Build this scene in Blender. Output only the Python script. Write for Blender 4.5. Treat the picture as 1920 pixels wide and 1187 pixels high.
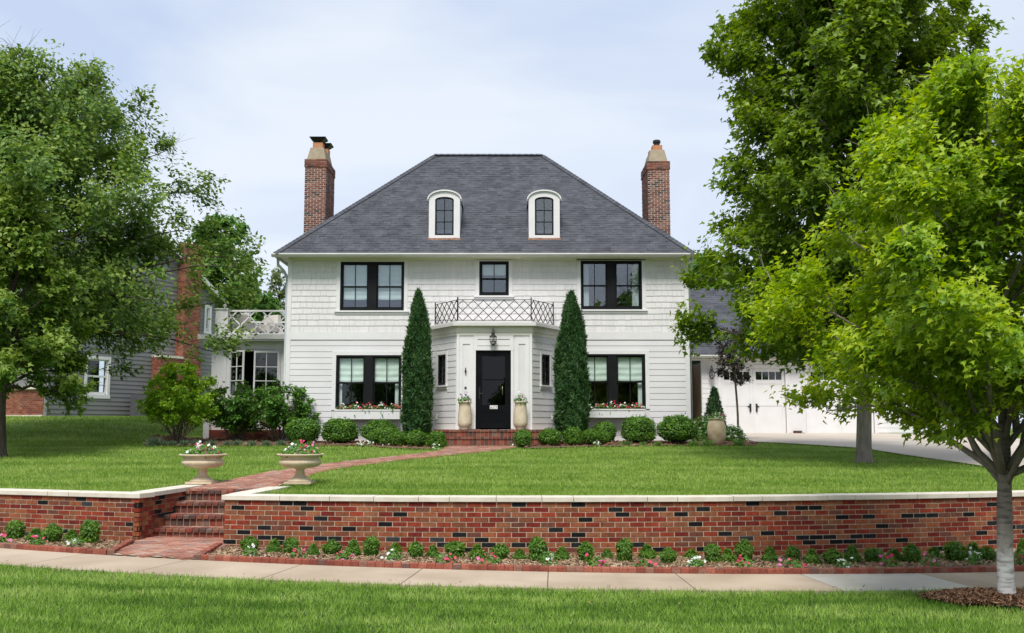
import bpy, math, random
import numpy as np
from mathutils import Vector, Matrix

for o in list(bpy.data.objects):
    bpy.data.objects.remove(o)
SC = bpy.context.scene
COL = SC.collection
R = math.radians
random.seed(7)
RNG = np.random.default_rng(7)

# ------------------------------------------------------------------ camera
F = 1867.0                      # focal length in photograph pixels (1920 wide)
PITCH = math.atan((800 - 593.5) / F)
EYE = 1.75
cam = bpy.data.cameras.new('camera')
cam.sensor_width = 36
cam.lens = 36 * F / 1920
cam.clip_end = 2000
camo = bpy.data.objects.new('camera', cam)
camo.location = (0, 0, EYE)
camo.rotation_euler = (math.pi / 2 + PITCH, 0, 0)
COL.objects.link(camo)
SC.camera = camo

# ------------------------------------------------------------------ world and sun
SUN_EL, SUN_AZ = R(56), R(-8)      # azimuth measured from straight behind the camera
world = bpy.data.worlds.new('World')
SC.world = world
world.use_nodes = True
wn, wl = world.node_tree.nodes, world.node_tree.links
wn.clear()
w_out = wn.new('ShaderNodeOutputWorld')
w_bg = wn.new('ShaderNodeBackground')
w_sky = wn.new('ShaderNodeTexSky')
w_sky.sky_type = 'NISHITA'
w_sky.sun_disc = False
w_sky.sun_elevation = SUN_EL
w_sky.sun_rotation = math.pi + SUN_AZ
w_sky.air_density = 1.0
w_sky.dust_density = 1.5
w_tc = wn.new('ShaderNodeTexCoord')
w_map = wn.new('ShaderNodeMapping')
w_map.inputs['Scale'].default_value = (1.0, 1.0, 2.6)
w_n = wn.new('ShaderNodeTexNoise')
w_n.inputs['Scale'].default_value = 2.1
w_n.inputs['Detail'].default_value = 5
w_n.inputs['Roughness'].default_value = 0.48
w_n.inputs['Distortion'].default_value = 0.5
w_r = wn.new('ShaderNodeValToRGB')
w_r.color_ramp.elements[0].position = 0.37
w_r.color_ramp.elements[0].color = (4.2, 4.95, 6.4, 1)      # thin grey-blue cloud
w_r.color_ramp.elements[1].position = 0.62
w_r.color_ramp.elements[1].color = (6.0, 6.4, 7.0, 1)      # bright white cloud
w_mix = wn.new('ShaderNodeMixRGB')
w_mix.inputs[0].default_value = 0.88                       # overcast: mostly cloud, some sky through it
wl.new(w_tc.outputs['Generated'], w_map.inputs[0])
wl.new(w_map.outputs[0], w_n.inputs['Vector'])
wl.new(w_n.outputs['Fac'], w_r.inputs[0])
wl.new(w_sky.outputs[0], w_mix.inputs[1])
wl.new(w_r.outputs[0], w_mix.inputs[2])
wl.new(w_mix.outputs[0], w_bg.inputs[0])
w_bg.inputs[1].default_value = 0.1
wl.new(w_bg.outputs[0], w_out.inputs[0])

sun = bpy.data.lights.new('sun', 'SUN')
sun.energy = 2.7
sun.angle = R(20)
sun.color = (1.0, 0.965, 0.91)
suno = bpy.data.objects.new('sun', sun)
sd = Vector((math.sin(SUN_AZ) * math.cos(SUN_EL), -math.cos(SUN_AZ) * math.cos(SUN_EL), math.sin(SUN_EL)))
suno.rotation_euler = sd.to_track_quat('Z', 'Y').to_euler()
suno.location = (0, 0, 30)
COL.objects.link(suno)

SC.view_settings.view_transform = 'Standard'
SC.view_settings.look = 'None'
SC.view_settings.gamma = 1
SC.view_settings.use_curve_mapping = False
SC.view_settings.exposure = 0.58
SC.render.engine = 'CYCLES'

# ------------------------------------------------------------------ photo pixels -> places
_c, _s = math.cos(PITCH), math.sin(PITCH)
def ray(u, v):
    r, up = (u - 960) / F, -(v - 593.5) / F
    return r, _c - _s * up, _s + _c * up
def atY(u, v, Y):
    d = ray(u, v); k = Y / d[1]
    return d[0] * k, Y, EYE + d[2] * k
def onto(u, v, zf):
    """where the sight line through a photo pixel meets the surface z = zf(x, y)"""
    d = ray(u, v); z = zf(0, 14)
    for _ in range(60):
        if d[2] > -1e-4:
            break
        k = (z - EYE) / d[2]
        k = min(max(k, 4), 80)
        z = 0.5 * z + 0.5 * zf(d[0] * k, d[1] * k)
    k = min(max((z - EYE) / d[2], 4), 80)
    return d[0] * k, d[1] * k, zf(d[0] * k, d[1] * k)
def X(u, Y): return atY(u, 700, Y)[0]
def Z(v, Y): return atY(960, v, Y)[2]

# ------------------------------------------------------------------ helpers
WL = {}
def link(o, parent=None):
    COL.objects.link(o)
    if parent is not None:
        o.parent = parent
        WL[o] = WL[parent]
    return o
def tag(o, label, cat, group=None, kind=None):
    o['label'] = label; o['category'] = cat
    if group: o['group'] = group
    if kind: o['kind'] = kind
    return o
def thing(name, label, cat, loc=(0, 0, 0), group=None):
    o = bpy.data.objects.new(name, None)
    o.empty_display_size = 0.2
    o.location = loc
    COL.objects.link(o)
    WL[o] = Vector(loc)
    return tag(o, label, cat, group)
def copy_tree(src, loc, rz=0.0, sc=(1, 1, 1), label=None, group=None):
    c = src.copy(); COL.objects.link(c)
    c.location = loc; c.rotation_euler = (0, 0, rz); c.scale = sc
    WL[c] = Vector(loc)
    if label: c['label'] = label
    if group: c['group'] = group
    for ch in list(src.children):
        d = ch.copy(); COL.objects.link(d); d.parent = c
        for g in list(ch.children):
            e = g.copy(); COL.objects.link(e); e.parent = d
    return c

def mesh_np(name, V, faces_flat, starts):
    me = bpy.data.meshes.new(name)
    V = np.asarray(V, np.float32)
    me.vertices.add(len(V)); me.vertices.foreach_set('co', V.ravel())
    me.loops.add(len(faces_flat)); me.loops.foreach_set('vertex_index', np.asarray(faces_flat, np.int32))
    me.polygons.add(len(starts)); me.polygons.foreach_set('loop_start', np.asarray(starts, np.int32))
    me.update(calc_edges=True)
    return me

class MB:
    """collects shapes in world coordinates and links them as one mesh object"""
    def __init__(s): s.v = []; s.f = []
    def add(s, vs, fs):
        n = len(s.v); s.v.extend([tuple(p) for p in vs]); s.f.extend([[i + n for i in f] for f in fs])
    def hexa(s, p):   # 8 corners: bottom 0-3 ccw, top 4-7
        s.add(p, [[0, 3, 2, 1], [4, 5, 6, 7], [0, 1, 5, 4], [1, 2, 6, 5], [2, 3, 7, 6], [3, 0, 4, 7]])
    def box(s, x0, x1, y0, y1, z0, z1):
        s.hexa([(x0, y0, z0), (x1, y0, z0), (x1, y1, z0), (x0, y1, z0), (x0, y0, z1), (x1, y0, z1), (x1, y1, z1), (x0, y1, z1)])
    def obox(s, c, ax, ay, az, hx, hy, hz):
        c, ax, ay, az = Vector(c), Vector(ax), Vector(ay), Vector(az)
        P = [c + ax * (sx * hx) + ay * (sy * hy) + az * (sz * hz) for sz in (-1, 1) for sx, sy in ((-1, -1), (1, -1), (1, 1), (-1, 1))]
        s.hexa(P)
    def bar(s, a, b, w, h=None, up=(0, 0, 1)):
        a, b = Vector(a), Vector(b); h = h or w
        d = (b - a); L = d.length; d.normalize(); u = Vector(up)
        if abs(d.dot(u)) > 0.98: u = Vector((0, 1, 0))
        sd_ = d.cross(u).normalized(); u = sd_.cross(d)
        s.obox((a + b) / 2, sd_, d, u, w / 2, L / 2, h / 2)
    def tube(s, pts, rad, n=8, cap=True):
        pts = [Vector(p) for p in pts]
        if not hasattr(rad, '__len__'): rad = [rad] * len(pts)
        vs = []; fs = []; ref = None
        for i, p in enumerate(pts):
            d = (pts[min(i + 1, len(pts) - 1)] - pts[max(i - 1, 0)]).normalized()
            if ref is None:
                ref = Vector((0, 0, 1)) if abs(d.z) < 0.9 else Vector((1, 0, 0))
            a = d.cross(ref).normalized(); b = d.cross(a).normalized(); ref = a.cross(d)
            for k in range(n):
                t = 2 * math.pi * k / n
                vs.append(p + (a * math.cos(t) + b * math.sin(t)) * rad[i])
        for i in range(len(pts) - 1):
            for k in range(n):
                fs.append([i * n + k, i * n + (k + 1) % n, (i + 1) * n + (k + 1) % n, (i + 1) * n + k])
        if cap:
            fs.append(list(range(n))[::-1]); fs.append([(len(pts) - 1) * n + k for k in range(n)])
        s.add(vs, fs)
    def lathe(s, prof, c, n=32, flute=None):
        vs = []; fs = []
        for i, (r, z) in enumerate(prof):
            for k in range(n):
                t = 2 * math.pi * k / n
                rr = r * (flute(i, t) if flute else 1)
                vs.append((c[0] + rr * math.cos(t), c[1] + rr * math.sin(t), c[2] + z))
        m = len(prof)
        for i in range(m - 1):
            for k in range(n):
                fs.append([i * n + k, i * n + (k + 1) % n, (i + 1) * n + (k + 1) % n, (i + 1) * n + k])
        fs.append(list(range(n))[::-1]); fs.append([(m - 1) * n + k for k in range(n)])
        s.add(vs, fs)
    def extrude(s, poly, d):     # planar polygon (3-D points) pushed along d
        n = len(poly); d = Vector(d)
        P = [Vector(p) for p in poly]
        vs = P + [p + d for p in P]
        s.add(vs, [list(range(n))[::-1], list(range(n, 2 * n))] + [[i, (i + 1) % n, n + (i + 1) % n, n + i] for i in range(n)])
    def build(s, name, mat, parent=None, smooth=False, kind=None):
        me = bpy.data.meshes.new(name)
        off = WL[parent] if parent is not None else Vector((0, 0, 0))
        me.from_pydata([(p[0] - off[0], p[1] - off[1], p[2] - off[2]) for p in s.v], [], s.f)
        me.materials.append(mat)
        if smooth: me.polygons.foreach_set('use_smooth', [True] * len(me.polygons))
        me.update()
        o = bpy.data.objects.new(name, me)
        WL[o] = off
        link(o, parent)
        if kind: o['kind'] = kind
        return o
def B(name, mat, parent, *b):
    m = MB(); m.box(*b); return m.build(name, mat, parent)

def shared(name, mat, fn):
    m = MB(); fn(m); me = bpy.data.meshes.new(name); me.from_pydata(m.v, [], m.f); me.materials.append(mat); me.update(); return me
def place(name, me, parent, loc, rot=(0, 0, 0), sc=(1, 1, 1)):
    o = bpy.data.objects.new(name, me)
    link(o, parent)
    o.location = Vector(loc) - WL[parent]
    o.rotation_euler = rot; o.scale = sc
    return o

def scatter(T, faces, pos, side, tip, nor, scale):
    """copies of a small template at N places; returns verts, flat faces, starts"""
    T = np.asarray(T, float); N = len(pos); k = len(T)
    fr = np.stack([side, tip, nor], 1)                 # N,3(axis),3
    V = np.einsum('ka,nad->nkd', T, fr) * np.asarray(scale).reshape(-1, 1, 1) + pos[:, None, :]
    flat = np.concatenate([np.asarray(f) for f in faces]); lens = np.array([len(f) for f in faces])
    FF = (flat[None, :] + (np.arange(N) * k)[:, None]).ravel()
    st0 = np.concatenate([[0], np.cumsum(lens)[:-1]])
    ST = (st0[None, :] + (np.arange(N) * len(flat))[:, None]).ravel()
    return V.reshape(-1, 3), FF, ST
def norm(a): return a / np.maximum(np.linalg.norm(a, axis=1, keepdims=True), 1e-9)
def frames(nor, tip):
    nor = norm(nor); side = norm(np.cross(tip, nor)); tip = np.cross(nor, side)
    return side, tip, nor
def leafmesh(name, mat, parent, T, faces, pos, nor, tip, scale, kind=None, smooth=False):
    sdv, tp, nr = frames(nor, tip)
    V, FF, ST = scatter(T, faces, pos - np.array(WL[parent]) if parent is not None else pos, sdv, tp, nr, scale)
    me = mesh_np(name, V, FF, ST); me.materials.append(mat)
    o = bpy.data.objects.new(name, me)
    WL[o] = WL[parent] if parent is not None else Vector((0, 0, 0))
    link(o, parent)
    if kind: o['kind'] = kind
    return o

# ------------------------------------------------------------------ materials
def nodes(name):
    m = bpy.data.materials.new(name); m.use_nodes = True
    nt = m.node_tree; return m, nt.nodes, nt.links, nt.nodes['Principled BSDF']
def rnd_node(n, l):
    """one random number for each loose piece, whether it is an object or an island of a joined mesh"""
    g = n.new('ShaderNodeNewGeometry'); oi = n.new('ShaderNodeObjectInfo')
    a = n.new('ShaderNodeMath'); a.operation = 'ADD'
    l.new(g.outputs['Random Per Island'], a.inputs[0]); l.new(oi.outputs['Random'], a.inputs[1])
    b = n.new('ShaderNodeMath'); b.operation = 'FRACT'; l.new(a.outputs[0], b.inputs[0])
    return b.outputs[0], g
def ramp(n, stops, interp='LINEAR'):
    r = n.new('ShaderNodeValToRGB'); cr = r.color_ramp; cr.interpolation = interp
    while len(cr.elements) < len(stops): cr.elements.new(0.5)
    for e, (p, c) in zip(cr.elements, stops): e.position = p; e.color = (*c, 1)
    return r
def M(name, c1, c2=None, scale=8, rough=0.8, bump=0, bscale=None, vary=0, spec=0.3, detail=4, metal=0, stretch=None):
    m, n, l, p = nodes(name)
    p.inputs['Roughness'].default_value = rough
    p.inputs['Specular IOR Level'].default_value = spec
    p.inputs['Metallic'].default_value = metal
    c2 = c2 or c1
    rv, g = rnd_node(n, l)
    src = g.outputs['Position']
    if stretch:
        mp = n.new('ShaderNodeMapping'); mp.inputs['Scale'].default_value = stretch; l.new(src, mp.inputs[0]); src = mp.outputs[0]
    nz = n.new('ShaderNodeTexNoise'); nz.inputs['Scale'].default_value = scale; nz.inputs['Detail'].default_value = detail
    l.new(src, nz.inputs['Vector'])
    rp = ramp(n, [(0.35, c1), (0.68, c2)]); l.new(nz.outputs['Fac'], rp.inputs[0])
    out = rp.outputs[0]
    if vary:
        hs = n.new('ShaderNodeHueSaturation'); mr = n.new('ShaderNodeMapRange')
        mr.inputs['To Min'].default_value = 1 - vary; mr.inputs['To Max'].default_value = 1 + vary
        l.new(rv, mr.inputs[0]); l.new(mr.outputs[0], hs.inputs['Value']); l.new(out, hs.inputs['Color']); out = hs.outputs[0]
    l.new(out, p.inputs['Base Color'])
    if bump:
        b2 = n.new('ShaderNodeTexNoise'); b2.inputs['Scale'].default_value = bscale or scale * 4; b2.inputs['Detail'].default_value = 5
        l.new(src, b2.inputs['Vector'])
        bp = n.new('ShaderNodeBump'); bp.inputs['Strength'].default_value = bump; bp.inputs['Distance'].default_value = 0.01
        l.new(b2.outputs['Fac'], bp.inputs['Height']); l.new(bp.outputs[0], p.inputs['Normal'])
    return m
def Mpieces(name, stops, rough=0.85, grain=0.25, scale=60, interp='CONSTANT', bump=0.3, spec=0.25):
    """each piece takes a colour from the list, with a little grain"""
    m, n, l, p = nodes(name)
    p.inputs['Roughness'].default_value = rough; p.inputs['Specular IOR Level'].default_value = spec
    rv, g = rnd_node(n, l)
    rp = ramp(n, stops, interp); l.new(rv, rp.inputs[0])
    nz = n.new('ShaderNodeTexNoise'); nz.inputs['Scale'].default_value = scale; nz.inputs['Detail'].default_value = 4
    l.new(g.outputs['Position'], nz.inputs['Vector'])
    mr = n.new('ShaderNodeMapRange'); mr.inputs['From Min'].default_value = 0.3; mr.inputs['From Max'].default_value = 0.7
    mr.inputs['To Min'].default_value = 1 - grain; mr.inputs['To Max'].default_value = 1 + grain; l.new(nz.outputs['Fac'], mr.inputs[0])
    nz2 = n.new('ShaderNodeTexNoise'); nz2.inputs['Scale'].default_value = 2.2; nz2.inputs['Detail'].default_value = 3
    l.new(g.outputs['Position'], nz2.inputs['Vector'])
    mr2 = n.new('ShaderNodeMapRange'); mr2.inputs['From Min'].default_value = 0.3; mr2.inputs['From Max'].default_value = 0.7
    mr2.inputs['To Min'].default_value = 0.78; mr2.inputs['To Max'].default_value = 1.14; l.new(nz2.outputs['Fac'], mr2.inputs[0])
    mu = n.new('ShaderNodeMath'); mu.operation = 'MULTIPLY'; l.new(mr.outputs[0], mu.inputs[0]); l.new(mr2.outputs[0], mu.inputs[1])
    hs = n.new('ShaderNodeHueSaturation'); l.new(mu.outputs[0], hs.inputs['Value']); l.new(rp.outputs[0], hs.inputs['Color'])
    l.new(hs.outputs[0], p.inputs['Base Color'])
    bp = n.new('ShaderNodeBump'); bp.inputs['Strength'].default_value = bump; bp.inputs['Distance'].default_value = 0.004
    l.new(nz.outputs['Fac'], bp.inputs['Height']); l.new(bp.outputs[0], p.inputs['Normal'])
    return m
def Mleaf(name, cols, trans=0.35, rough=0.45, patch=0.9, pscale=1.3):
    """leaf: colour differs leaf by leaf and shoot by shoot; light passes through"""
    m, n, l, p = nodes(name)
    p.inputs['Roughness'].default_value = rough; p.inputs['Specular IOR Level'].default_value = 0.35
    rv, g = rnd_node(n, l)
    nz = n.new('ShaderNodeTexNoise'); nz.inputs['Scale'].default_value = pscale; nz.inputs['Detail'].default_value = 3
    l.new(g.outputs['Position'], nz.inputs['Vector'])
    mr = n.new('ShaderNodeMapRange'); mr.inputs['From Min'].default_value = 0.3; mr.inputs['From Max'].default_value = 0.7
    l.new(nz.outputs['Fac'], mr.inputs[0])
    mx = n.new('ShaderNodeMath'); mx.operation = 'MULTIPLY_ADD'; mx.inputs[1].default_value = 0.55; 
    l.new(rv, mx.inputs[0])
    sc = n.new('ShaderNodeMath'); sc.operation = 'MULTIPLY'; sc.inputs[1].default_value = 0.45 * patch; l.new(mr.outputs[0], sc.inputs[0])
    l.new(sc.outputs[0], mx.inputs[2])
    k = len(cols)
    rp = ramp(n, [(i / (k - 1), c) for i, c in enumerate(cols)]); l.new(mx.outputs[0], rp.inputs[0])
    l.new(rp.outputs[0], p.inputs['Base Color'])
    tr = n.new('ShaderNodeBsdfTranslucent')
    hs = n.new('ShaderNodeHueSaturation'); hs.inputs['Value'].default_value = 1.5; hs.inputs['Saturation'].default_value = 1.08; hs.inputs['Hue'].default_value = 0.492
    l.new(rp.outputs[0], hs.inputs['Color']); l.new(hs.outputs[0], tr.inputs[0])
    ms = n.new('ShaderNodeMixShader'); ms.inputs[0].default_value = trans
    l.new(p.outputs[0], ms.inputs[1]); l.new(tr.outputs[0], ms.inputs[2])
    l.new(ms.outputs[0], n['Material Output'].inputs[0])
    return m
def Mglass(name, refl=1.0, tint=(0.94, 0.97, 0.96), ior=1.5):
    m, n, l, p = nodes(name)
    n.remove(p)
    t = n.new('ShaderNodeBsdfTransparent'); t.inputs[0].default_value = (*tint, 1)
    g = n.new('ShaderNodeBsdfGlossy'); g.inputs['Roughness'].default_value = 0.012
    ge = n.new('ShaderNodeNewGeometry'); dt = n.new('ShaderNodeVectorMath'); dt.operation = 'DOT_PRODUCT'
    l.new(ge.outputs['Normal'], dt.inputs[0]); l.new(ge.outputs['Incoming'], dt.inputs[1])
    ab = n.new('ShaderNodeMath'); ab.operation = 'ABSOLUTE'; l.new(dt.outputs['Value'], ab.inputs[0])
    om = n.new('ShaderNodeMath'); om.operation = 'SUBTRACT'; om.inputs[0].default_value = 1; l.new(ab.outputs[0], om.inputs[1])
    pw = n.new('ShaderNodeMath'); pw.operation = 'POWER'; pw.inputs[1].default_value = 5; l.new(om.outputs[0], pw.inputs[0])
    fr = n.new('ShaderNodeMath'); fr.operation = 'MULTIPLY_ADD'; fr.inputs[1].default_value = .96; fr.inputs[2].default_value = .04; l.new(pw.outputs[0], fr.inputs[0])
    mu = n.new('ShaderNodeMath'); mu.operation = 'MULTIPLY'; mu.inputs[1].default_value = refl; mu.use_clamp = True
    l.new(fr.outputs[0], mu.inputs[0])
    ms = n.new('ShaderNodeMixShader'); l.new(mu.outputs[0], ms.inputs[0]); l.new(t.outputs[0], ms.inputs[1]); l.new(g.outputs[0], ms.inputs[2])
    l.new(ms.outputs[0], n['Material Output'].inputs[0])
    return m

m_white = M('white paint', (0.645, 0.63, 0.635), (0.70, 0.685, 0.685), 0.9, 0.55, vary=0.02, bump=0.06, bscale=90)
m_trim = M('white trim paint', (0.69, 0.675, 0.675), (0.73, 0.715, 0.71), 3, 0.5)
m_shingle = M('painted wall shingle', (0.645, 0.625, 0.615), (0.70, 0.68, 0.67), 2.0, 0.7, vary=0.035, bump=0.25, bscale=30, stretch=(6, 6, 0.6))
m_cream = M('cream soffit paint', (0.74, 0.71, 0.64), (0.78, 0.75, 0.68), 2, 0.6)
m_gutter = M('white metal gutter', (0.56, 0.55, 0.52), (0.62, 0.61, 0.58), 3, 0.35)
m_spout = M('grey painted downspout', (0.42, 0.46, 0.47), (0.48, 0.52, 0.53), 3, 0.4)
m_black = M('black window paint', (0.008, 0.0085, 0.0095), (0.012, 0.0125, 0.014), 3, 0.5, spec=0.15)
m_door = M('black door paint', (0.003, 0.0035, 0.0045), (0.005, 0.0055, 0.007), 3, 0.4, spec=0.12)
m_iron = M('black wrought iron', (0.012, 0.012, 0.013), (0.02, 0.02, 0.021), 20, 0.5)
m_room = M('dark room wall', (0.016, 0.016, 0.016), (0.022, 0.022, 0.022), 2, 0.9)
m_blind = M('white roman blind', (0.72, 0.80, 0.74), (0.78, 0.85, 0.80), 3, 0.9)
m_curtain = M('pale curtain', (0.62, 0.66, 0.64), (0.7, 0.74, 0.72), 4, 0.9)
m_glass = Mglass('window glass', 1.2)
m_glass_r = Mglass('mirroring window glass', 3.2, (0.92, 0.95, 0.96))
m_glass_d = Mglass('dark door glass', 0.8, (0.3, 0.3, 0.32))
m_roof = Mpieces('grey asphalt shingle', [(0, (0.063, 0.067, 0.078)), (0.15, (0.076, 0.080, 0.092)), (0.5, (0.083, 0.087, 0.1)), (0.78, (0.073, 0.077, 0.089)), (0.93, (0.092, 0.096, 0.109))], 0.95, 0.3, 40)
m_copper = M('copper flashing', (0.36, 0.17, 0.10), (0.5, 0.3, 0.2), 14, 0.4, metal=0.6)
m_chim = Mpieces('chimney brick', [(0, (0.185, 0.07, 0.05)), (0.22, (0.235, 0.105, 0.075)), (0.45, (0.145, 0.06, 0.046)), (0.62, (0.26, 0.14, 0.105)), (0.76, (0.065, 0.052, 0.048)), (0.88, (0.2, 0.10, 0.075))])
m_chim2 = Mpieces('orange red brick', [(0, (0.23, 0.07, 0.04)), (0.3, (0.28, 0.10, 0.058)), (0.55, (0.18, 0.052, 0.034)), (0.75, (0.3, 0.125, 0.075)), (0.9, (0.2, 0.08, 0.055))])
m_chimmortar = M('chimney mortar', (0.58, 0.48, 0.40), (0.66, 0.56, 0.48), 12, 0.95)
m_brick = Mpieces('red wall brick', [(0, (0.200, 0.028, 0.014)), (0.16, (0.265, 0.082, 0.034)), (0.34, (0.155, 0.019, 0.012)), (0.5, (0.24, 0.090, 0.042)), (0.66, (0.26, 0.042, 0.018)), (0.8, (0.185, 0.058, 0.028)), (0.93, (0.14, 0.05, 0.032))], 0.85, 0.28, 22)
m_brickblk = Mpieces('black glazed brick', [(0, (0.011, 0.0115, 0.0125)), (0.5, (0.017, 0.018, 0.0195)), (0.88, (0.04, 0.041, 0.043))], 0.9, 0.3, 30, bump=0.2, spec=0.1)
m_mortar = M('pale mortar', (0.46, 0.36, 0.26), (0.55, 0.44, 0.33), 14, 0.95, bump=0.3, bscale=120)
m_step = Mpieces('step brick', [(0, (0.19, 0.045, 0.03)), (0.25, (0.135, 0.05, 0.036)), (0.45, (0.22, 0.07, 0.042)), (0.62, (0.09, 0.05, 0.042)), (0.78, (0.2, 0.09, 0.06)), (0.9, (0.15, 0.1, 0.08))], 0.85, 0.25, 40)
m_paver = Mpieces('path brick', [(0, (0.35, 0.165, 0.115)), (0.25, (0.40, 0.205, 0.145)), (0.5, (0.31, 0.14, 0.10)), (0.7, (0.38, 0.235, 0.18)), (0.88, (0.29, 0.18, 0.15))], 0.9, 0.22, 30)
m_edge = Mpieces('edging brick', [(0, (0.25, 0.072, 0.045)), (0.3, (0.3, 0.10, 0.065)), (0.55, (0.21, 0.06, 0.04)), (0.75, (0.24, 0.115, 0.08)), (0.9, (0.15, 0.08, 0.065))], 0.85, 0.25, 40)
m_cap = M('cream limestone', (0.58, 0.53, 0.435), (0.68, 0.63, 0.535), 5, 0.85, vary=0.05, bump=0.25, bscale=80)
m_conc = M('tan concrete', (0.36, 0.28, 0.20), (0.46, 0.37, 0.275), 1.1, 0.9, vary=0.05, bump=0.2, bscale=120, detail=7)
m_conc2 = M('pale grey concrete', (0.43, 0.40, 0.34), (0.5, 0.47, 0.41), 2, 0.9, bump=0.2, bscale=120, detail=7)
m_drive = M('driveway concrete', (0.45, 0.39, 0.32), (0.52, 0.46, 0.39), 0.7, 0.9, bump=0.15, bscale=90, detail=7)
m_soil = M('lawn soil', (0.10, 0.17, 0.03), (0.15, 0.23, 0.045), 1.1, 1.0, detail=6)
m_soil2 = M('dark verge soil', (0.035, 0.06, 0.014), (0.06, 0.09, 0.022), 2.5, 1.0, detail=6)
m_bed = M('dark mulch soil', (0.11, 0.07, 0.042), (0.2, 0.135, 0.085), 9, 1.0, bump=0.6, bscale=60)
m_chip = Mpieces('wood chip mulch', [(0, (0.30, 0.20, 0.115)), (0.3, (0.40, 0.28, 0.175)), (0.55, (0.22, 0.135, 0.075)), (0.75, (0.48, 0.36, 0.24)), (0.9, (0.15, 0.09, 0.055))], 0.95, 0.2, 60)
m_chipr = Mpieces('brown wood mulch', [(0, (0.20, 0.105, 0.055)), (0.3, (0.27, 0.15, 0.085)), (0.55, (0.14, 0.07, 0.04)), (0.75, (0.33, 0.2, 0.12)), (0.9, (0.09, 0.05, 0.03))], 0.95, 0.2, 60)
m_stone = M('cast stone planter', (0.50, 0.40, 0.27), (0.60, 0.50, 0.36), 7, 0.85, bump=0.25, bscale=60)
m_pot = M('aged cream pot', (0.50, 0.42, 0.29), (0.63, 0.55, 0.41), 5, 0.75, bump=0.2, bscale=40)
m_clay = M('terracotta urn clay', (0.44, 0.31, 0.19), (0.60, 0.49, 0.34), 5, 0.85, bump=0.25, bscale=40)
m_flue = M('orange clay flue', (0.42, 0.18, 0.085), (0.48, 0.23, 0.12), 6, 0.8)
m_capm = M('chimney mortar cap', (0.28, 0.235, 0.16), (0.34, 0.285, 0.2), 6, 0.9)
m_bark = M('grey maple bark', (0.17, 0.145, 0.12), (0.27, 0.235, 0.2), 14, 0.95, bump=0.6, bscale=40, stretch=(1, 1, 0.25))
m_barkd = M('dark bark', (0.055, 0.042, 0.034), (0.10, 0.08, 0.065), 14, 0.95, bump=0.6, bscale=40, stretch=(1, 1, 0.25))
m_stem = M('brown shrub stem', (0.12, 0.085, 0.06), (0.2, 0.15, 0.11), 14, 0.9)
m_grey = M('grey clapboard paint', (0.185, 0.183, 0.185), (0.205, 0.203, 0.205), 1.4, 0.7, vary=0.04)
m_asph = M('asphalt road', (0.045, 0.045, 0.046), (0.06, 0.06, 0.06), 6, 0.95, bump=0.3, bscale=200)
m_ac = M('grey metal unit', (0.07, 0.074, 0.08), (0.09, 0.094, 0.1), 4, 0.5)
m_warm = M('tan wood door', (0.22, 0.14, 0.09), (0.28, 0.19, 0.13), 5, 0.7)

l_front = Mleaf('young maple leaf', [(0.095, 0.195, 0.015), (0.184, 0.321, 0.019), (0.290, 0.427, 0.025), (0.446, 0.516, 0.037)], 0.40, 0.45)
l_big = Mleaf('maple leaf', [(0.056, 0.113, 0.015), (0.109, 0.193, 0.018), (0.185, 0.286, 0.025), (0.298, 0.386, 0.031)], 0.34, 0.45)
l_left = Mleaf('left maple leaf', [(0.054, 0.119, 0.022), (0.103, 0.194, 0.028), (0.173, 0.281, 0.037), (0.292, 0.378, 0.054)], 0.34, 0.45)
l_elm = Mleaf('small dark tree leaf', [(0.050, 0.113, 0.024), (0.090, 0.175, 0.030), (0.150, 0.249, 0.038), (0.250, 0.340, 0.065)], 0.32, 0.5)
lit_front = Mleaf('lit front maple tip leaf', [(0.25, 0.38, 0.022), (0.36, 0.48, 0.03), (0.50, 0.57, 0.05)], 0.42, 0.45)  # tip leaf colours are lightened to paint light onto the outer clumps
lit_big = Mleaf('lit large maple tip leaf', [(0.112, 0.199, 0.017), (0.183, 0.279, 0.023), (0.272, 0.351, 0.032)], 0.38, 0.45)
lit_elm = Mleaf('lit tree tip leaf', [(0.137, 0.224, 0.039), (0.222, 0.319, 0.055), (0.361, 0.414, 0.090)], 0.36, 0.5)
l_bg = Mleaf('background tree leaf', [(0.056, 0.140, 0.032), (0.110, 0.230, 0.044), (0.180, 0.330, 0.060)], 0.32, 0.5)
l_pale = Mleaf('pale far tree leaf', [(0.102, 0.145, 0.051), (0.170, 0.221, 0.076), (0.238, 0.306, 0.102)], 0.3, 0.6)
l_box = Mleaf('boxwood leaf', [(0.034, 0.105, 0.017), (0.068, 0.170, 0.020), (0.128, 0.264, 0.027), (0.221, 0.383, 0.037)], 0.25, 0.45, pscale=5)
l_boxn = Mleaf('young boxwood leaf', [(0.041, 0.117, 0.014), (0.076, 0.181, 0.019), (0.123, 0.246, 0.023), (0.187, 0.316, 0.035)], 0.28, 0.45, pscale=6)
l_arb = Mleaf('cypress spray', [(0.016, 0.057, 0.019), (0.030, 0.088, 0.023), (0.054, 0.128, 0.030), (0.095, 0.182, 0.041)], 0.18, 0.6, pscale=4)
l_jm = Mleaf('golden shrub leaf', [(0.10, 0.22, 0.018), (0.19, 0.36, 0.024), (0.31, 0.48, 0.03), (0.48, 0.55, 0.045)], 0.36, 0.45, pscale=3)
l_vib = Mleaf('broad shrub leaf', [(0.028, 0.085, 0.014), (0.058, 0.155, 0.02), (0.11, 0.245, 0.03), (0.18, 0.34, 0.042)], 0.28, 0.4, pscale=2.5)
l_lav = Mleaf('grey green herb leaf', [(0.078, 0.124, 0.072), (0.130, 0.189, 0.111), (0.182, 0.260, 0.143)], 0.2, 0.7, pscale=4)
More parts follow.
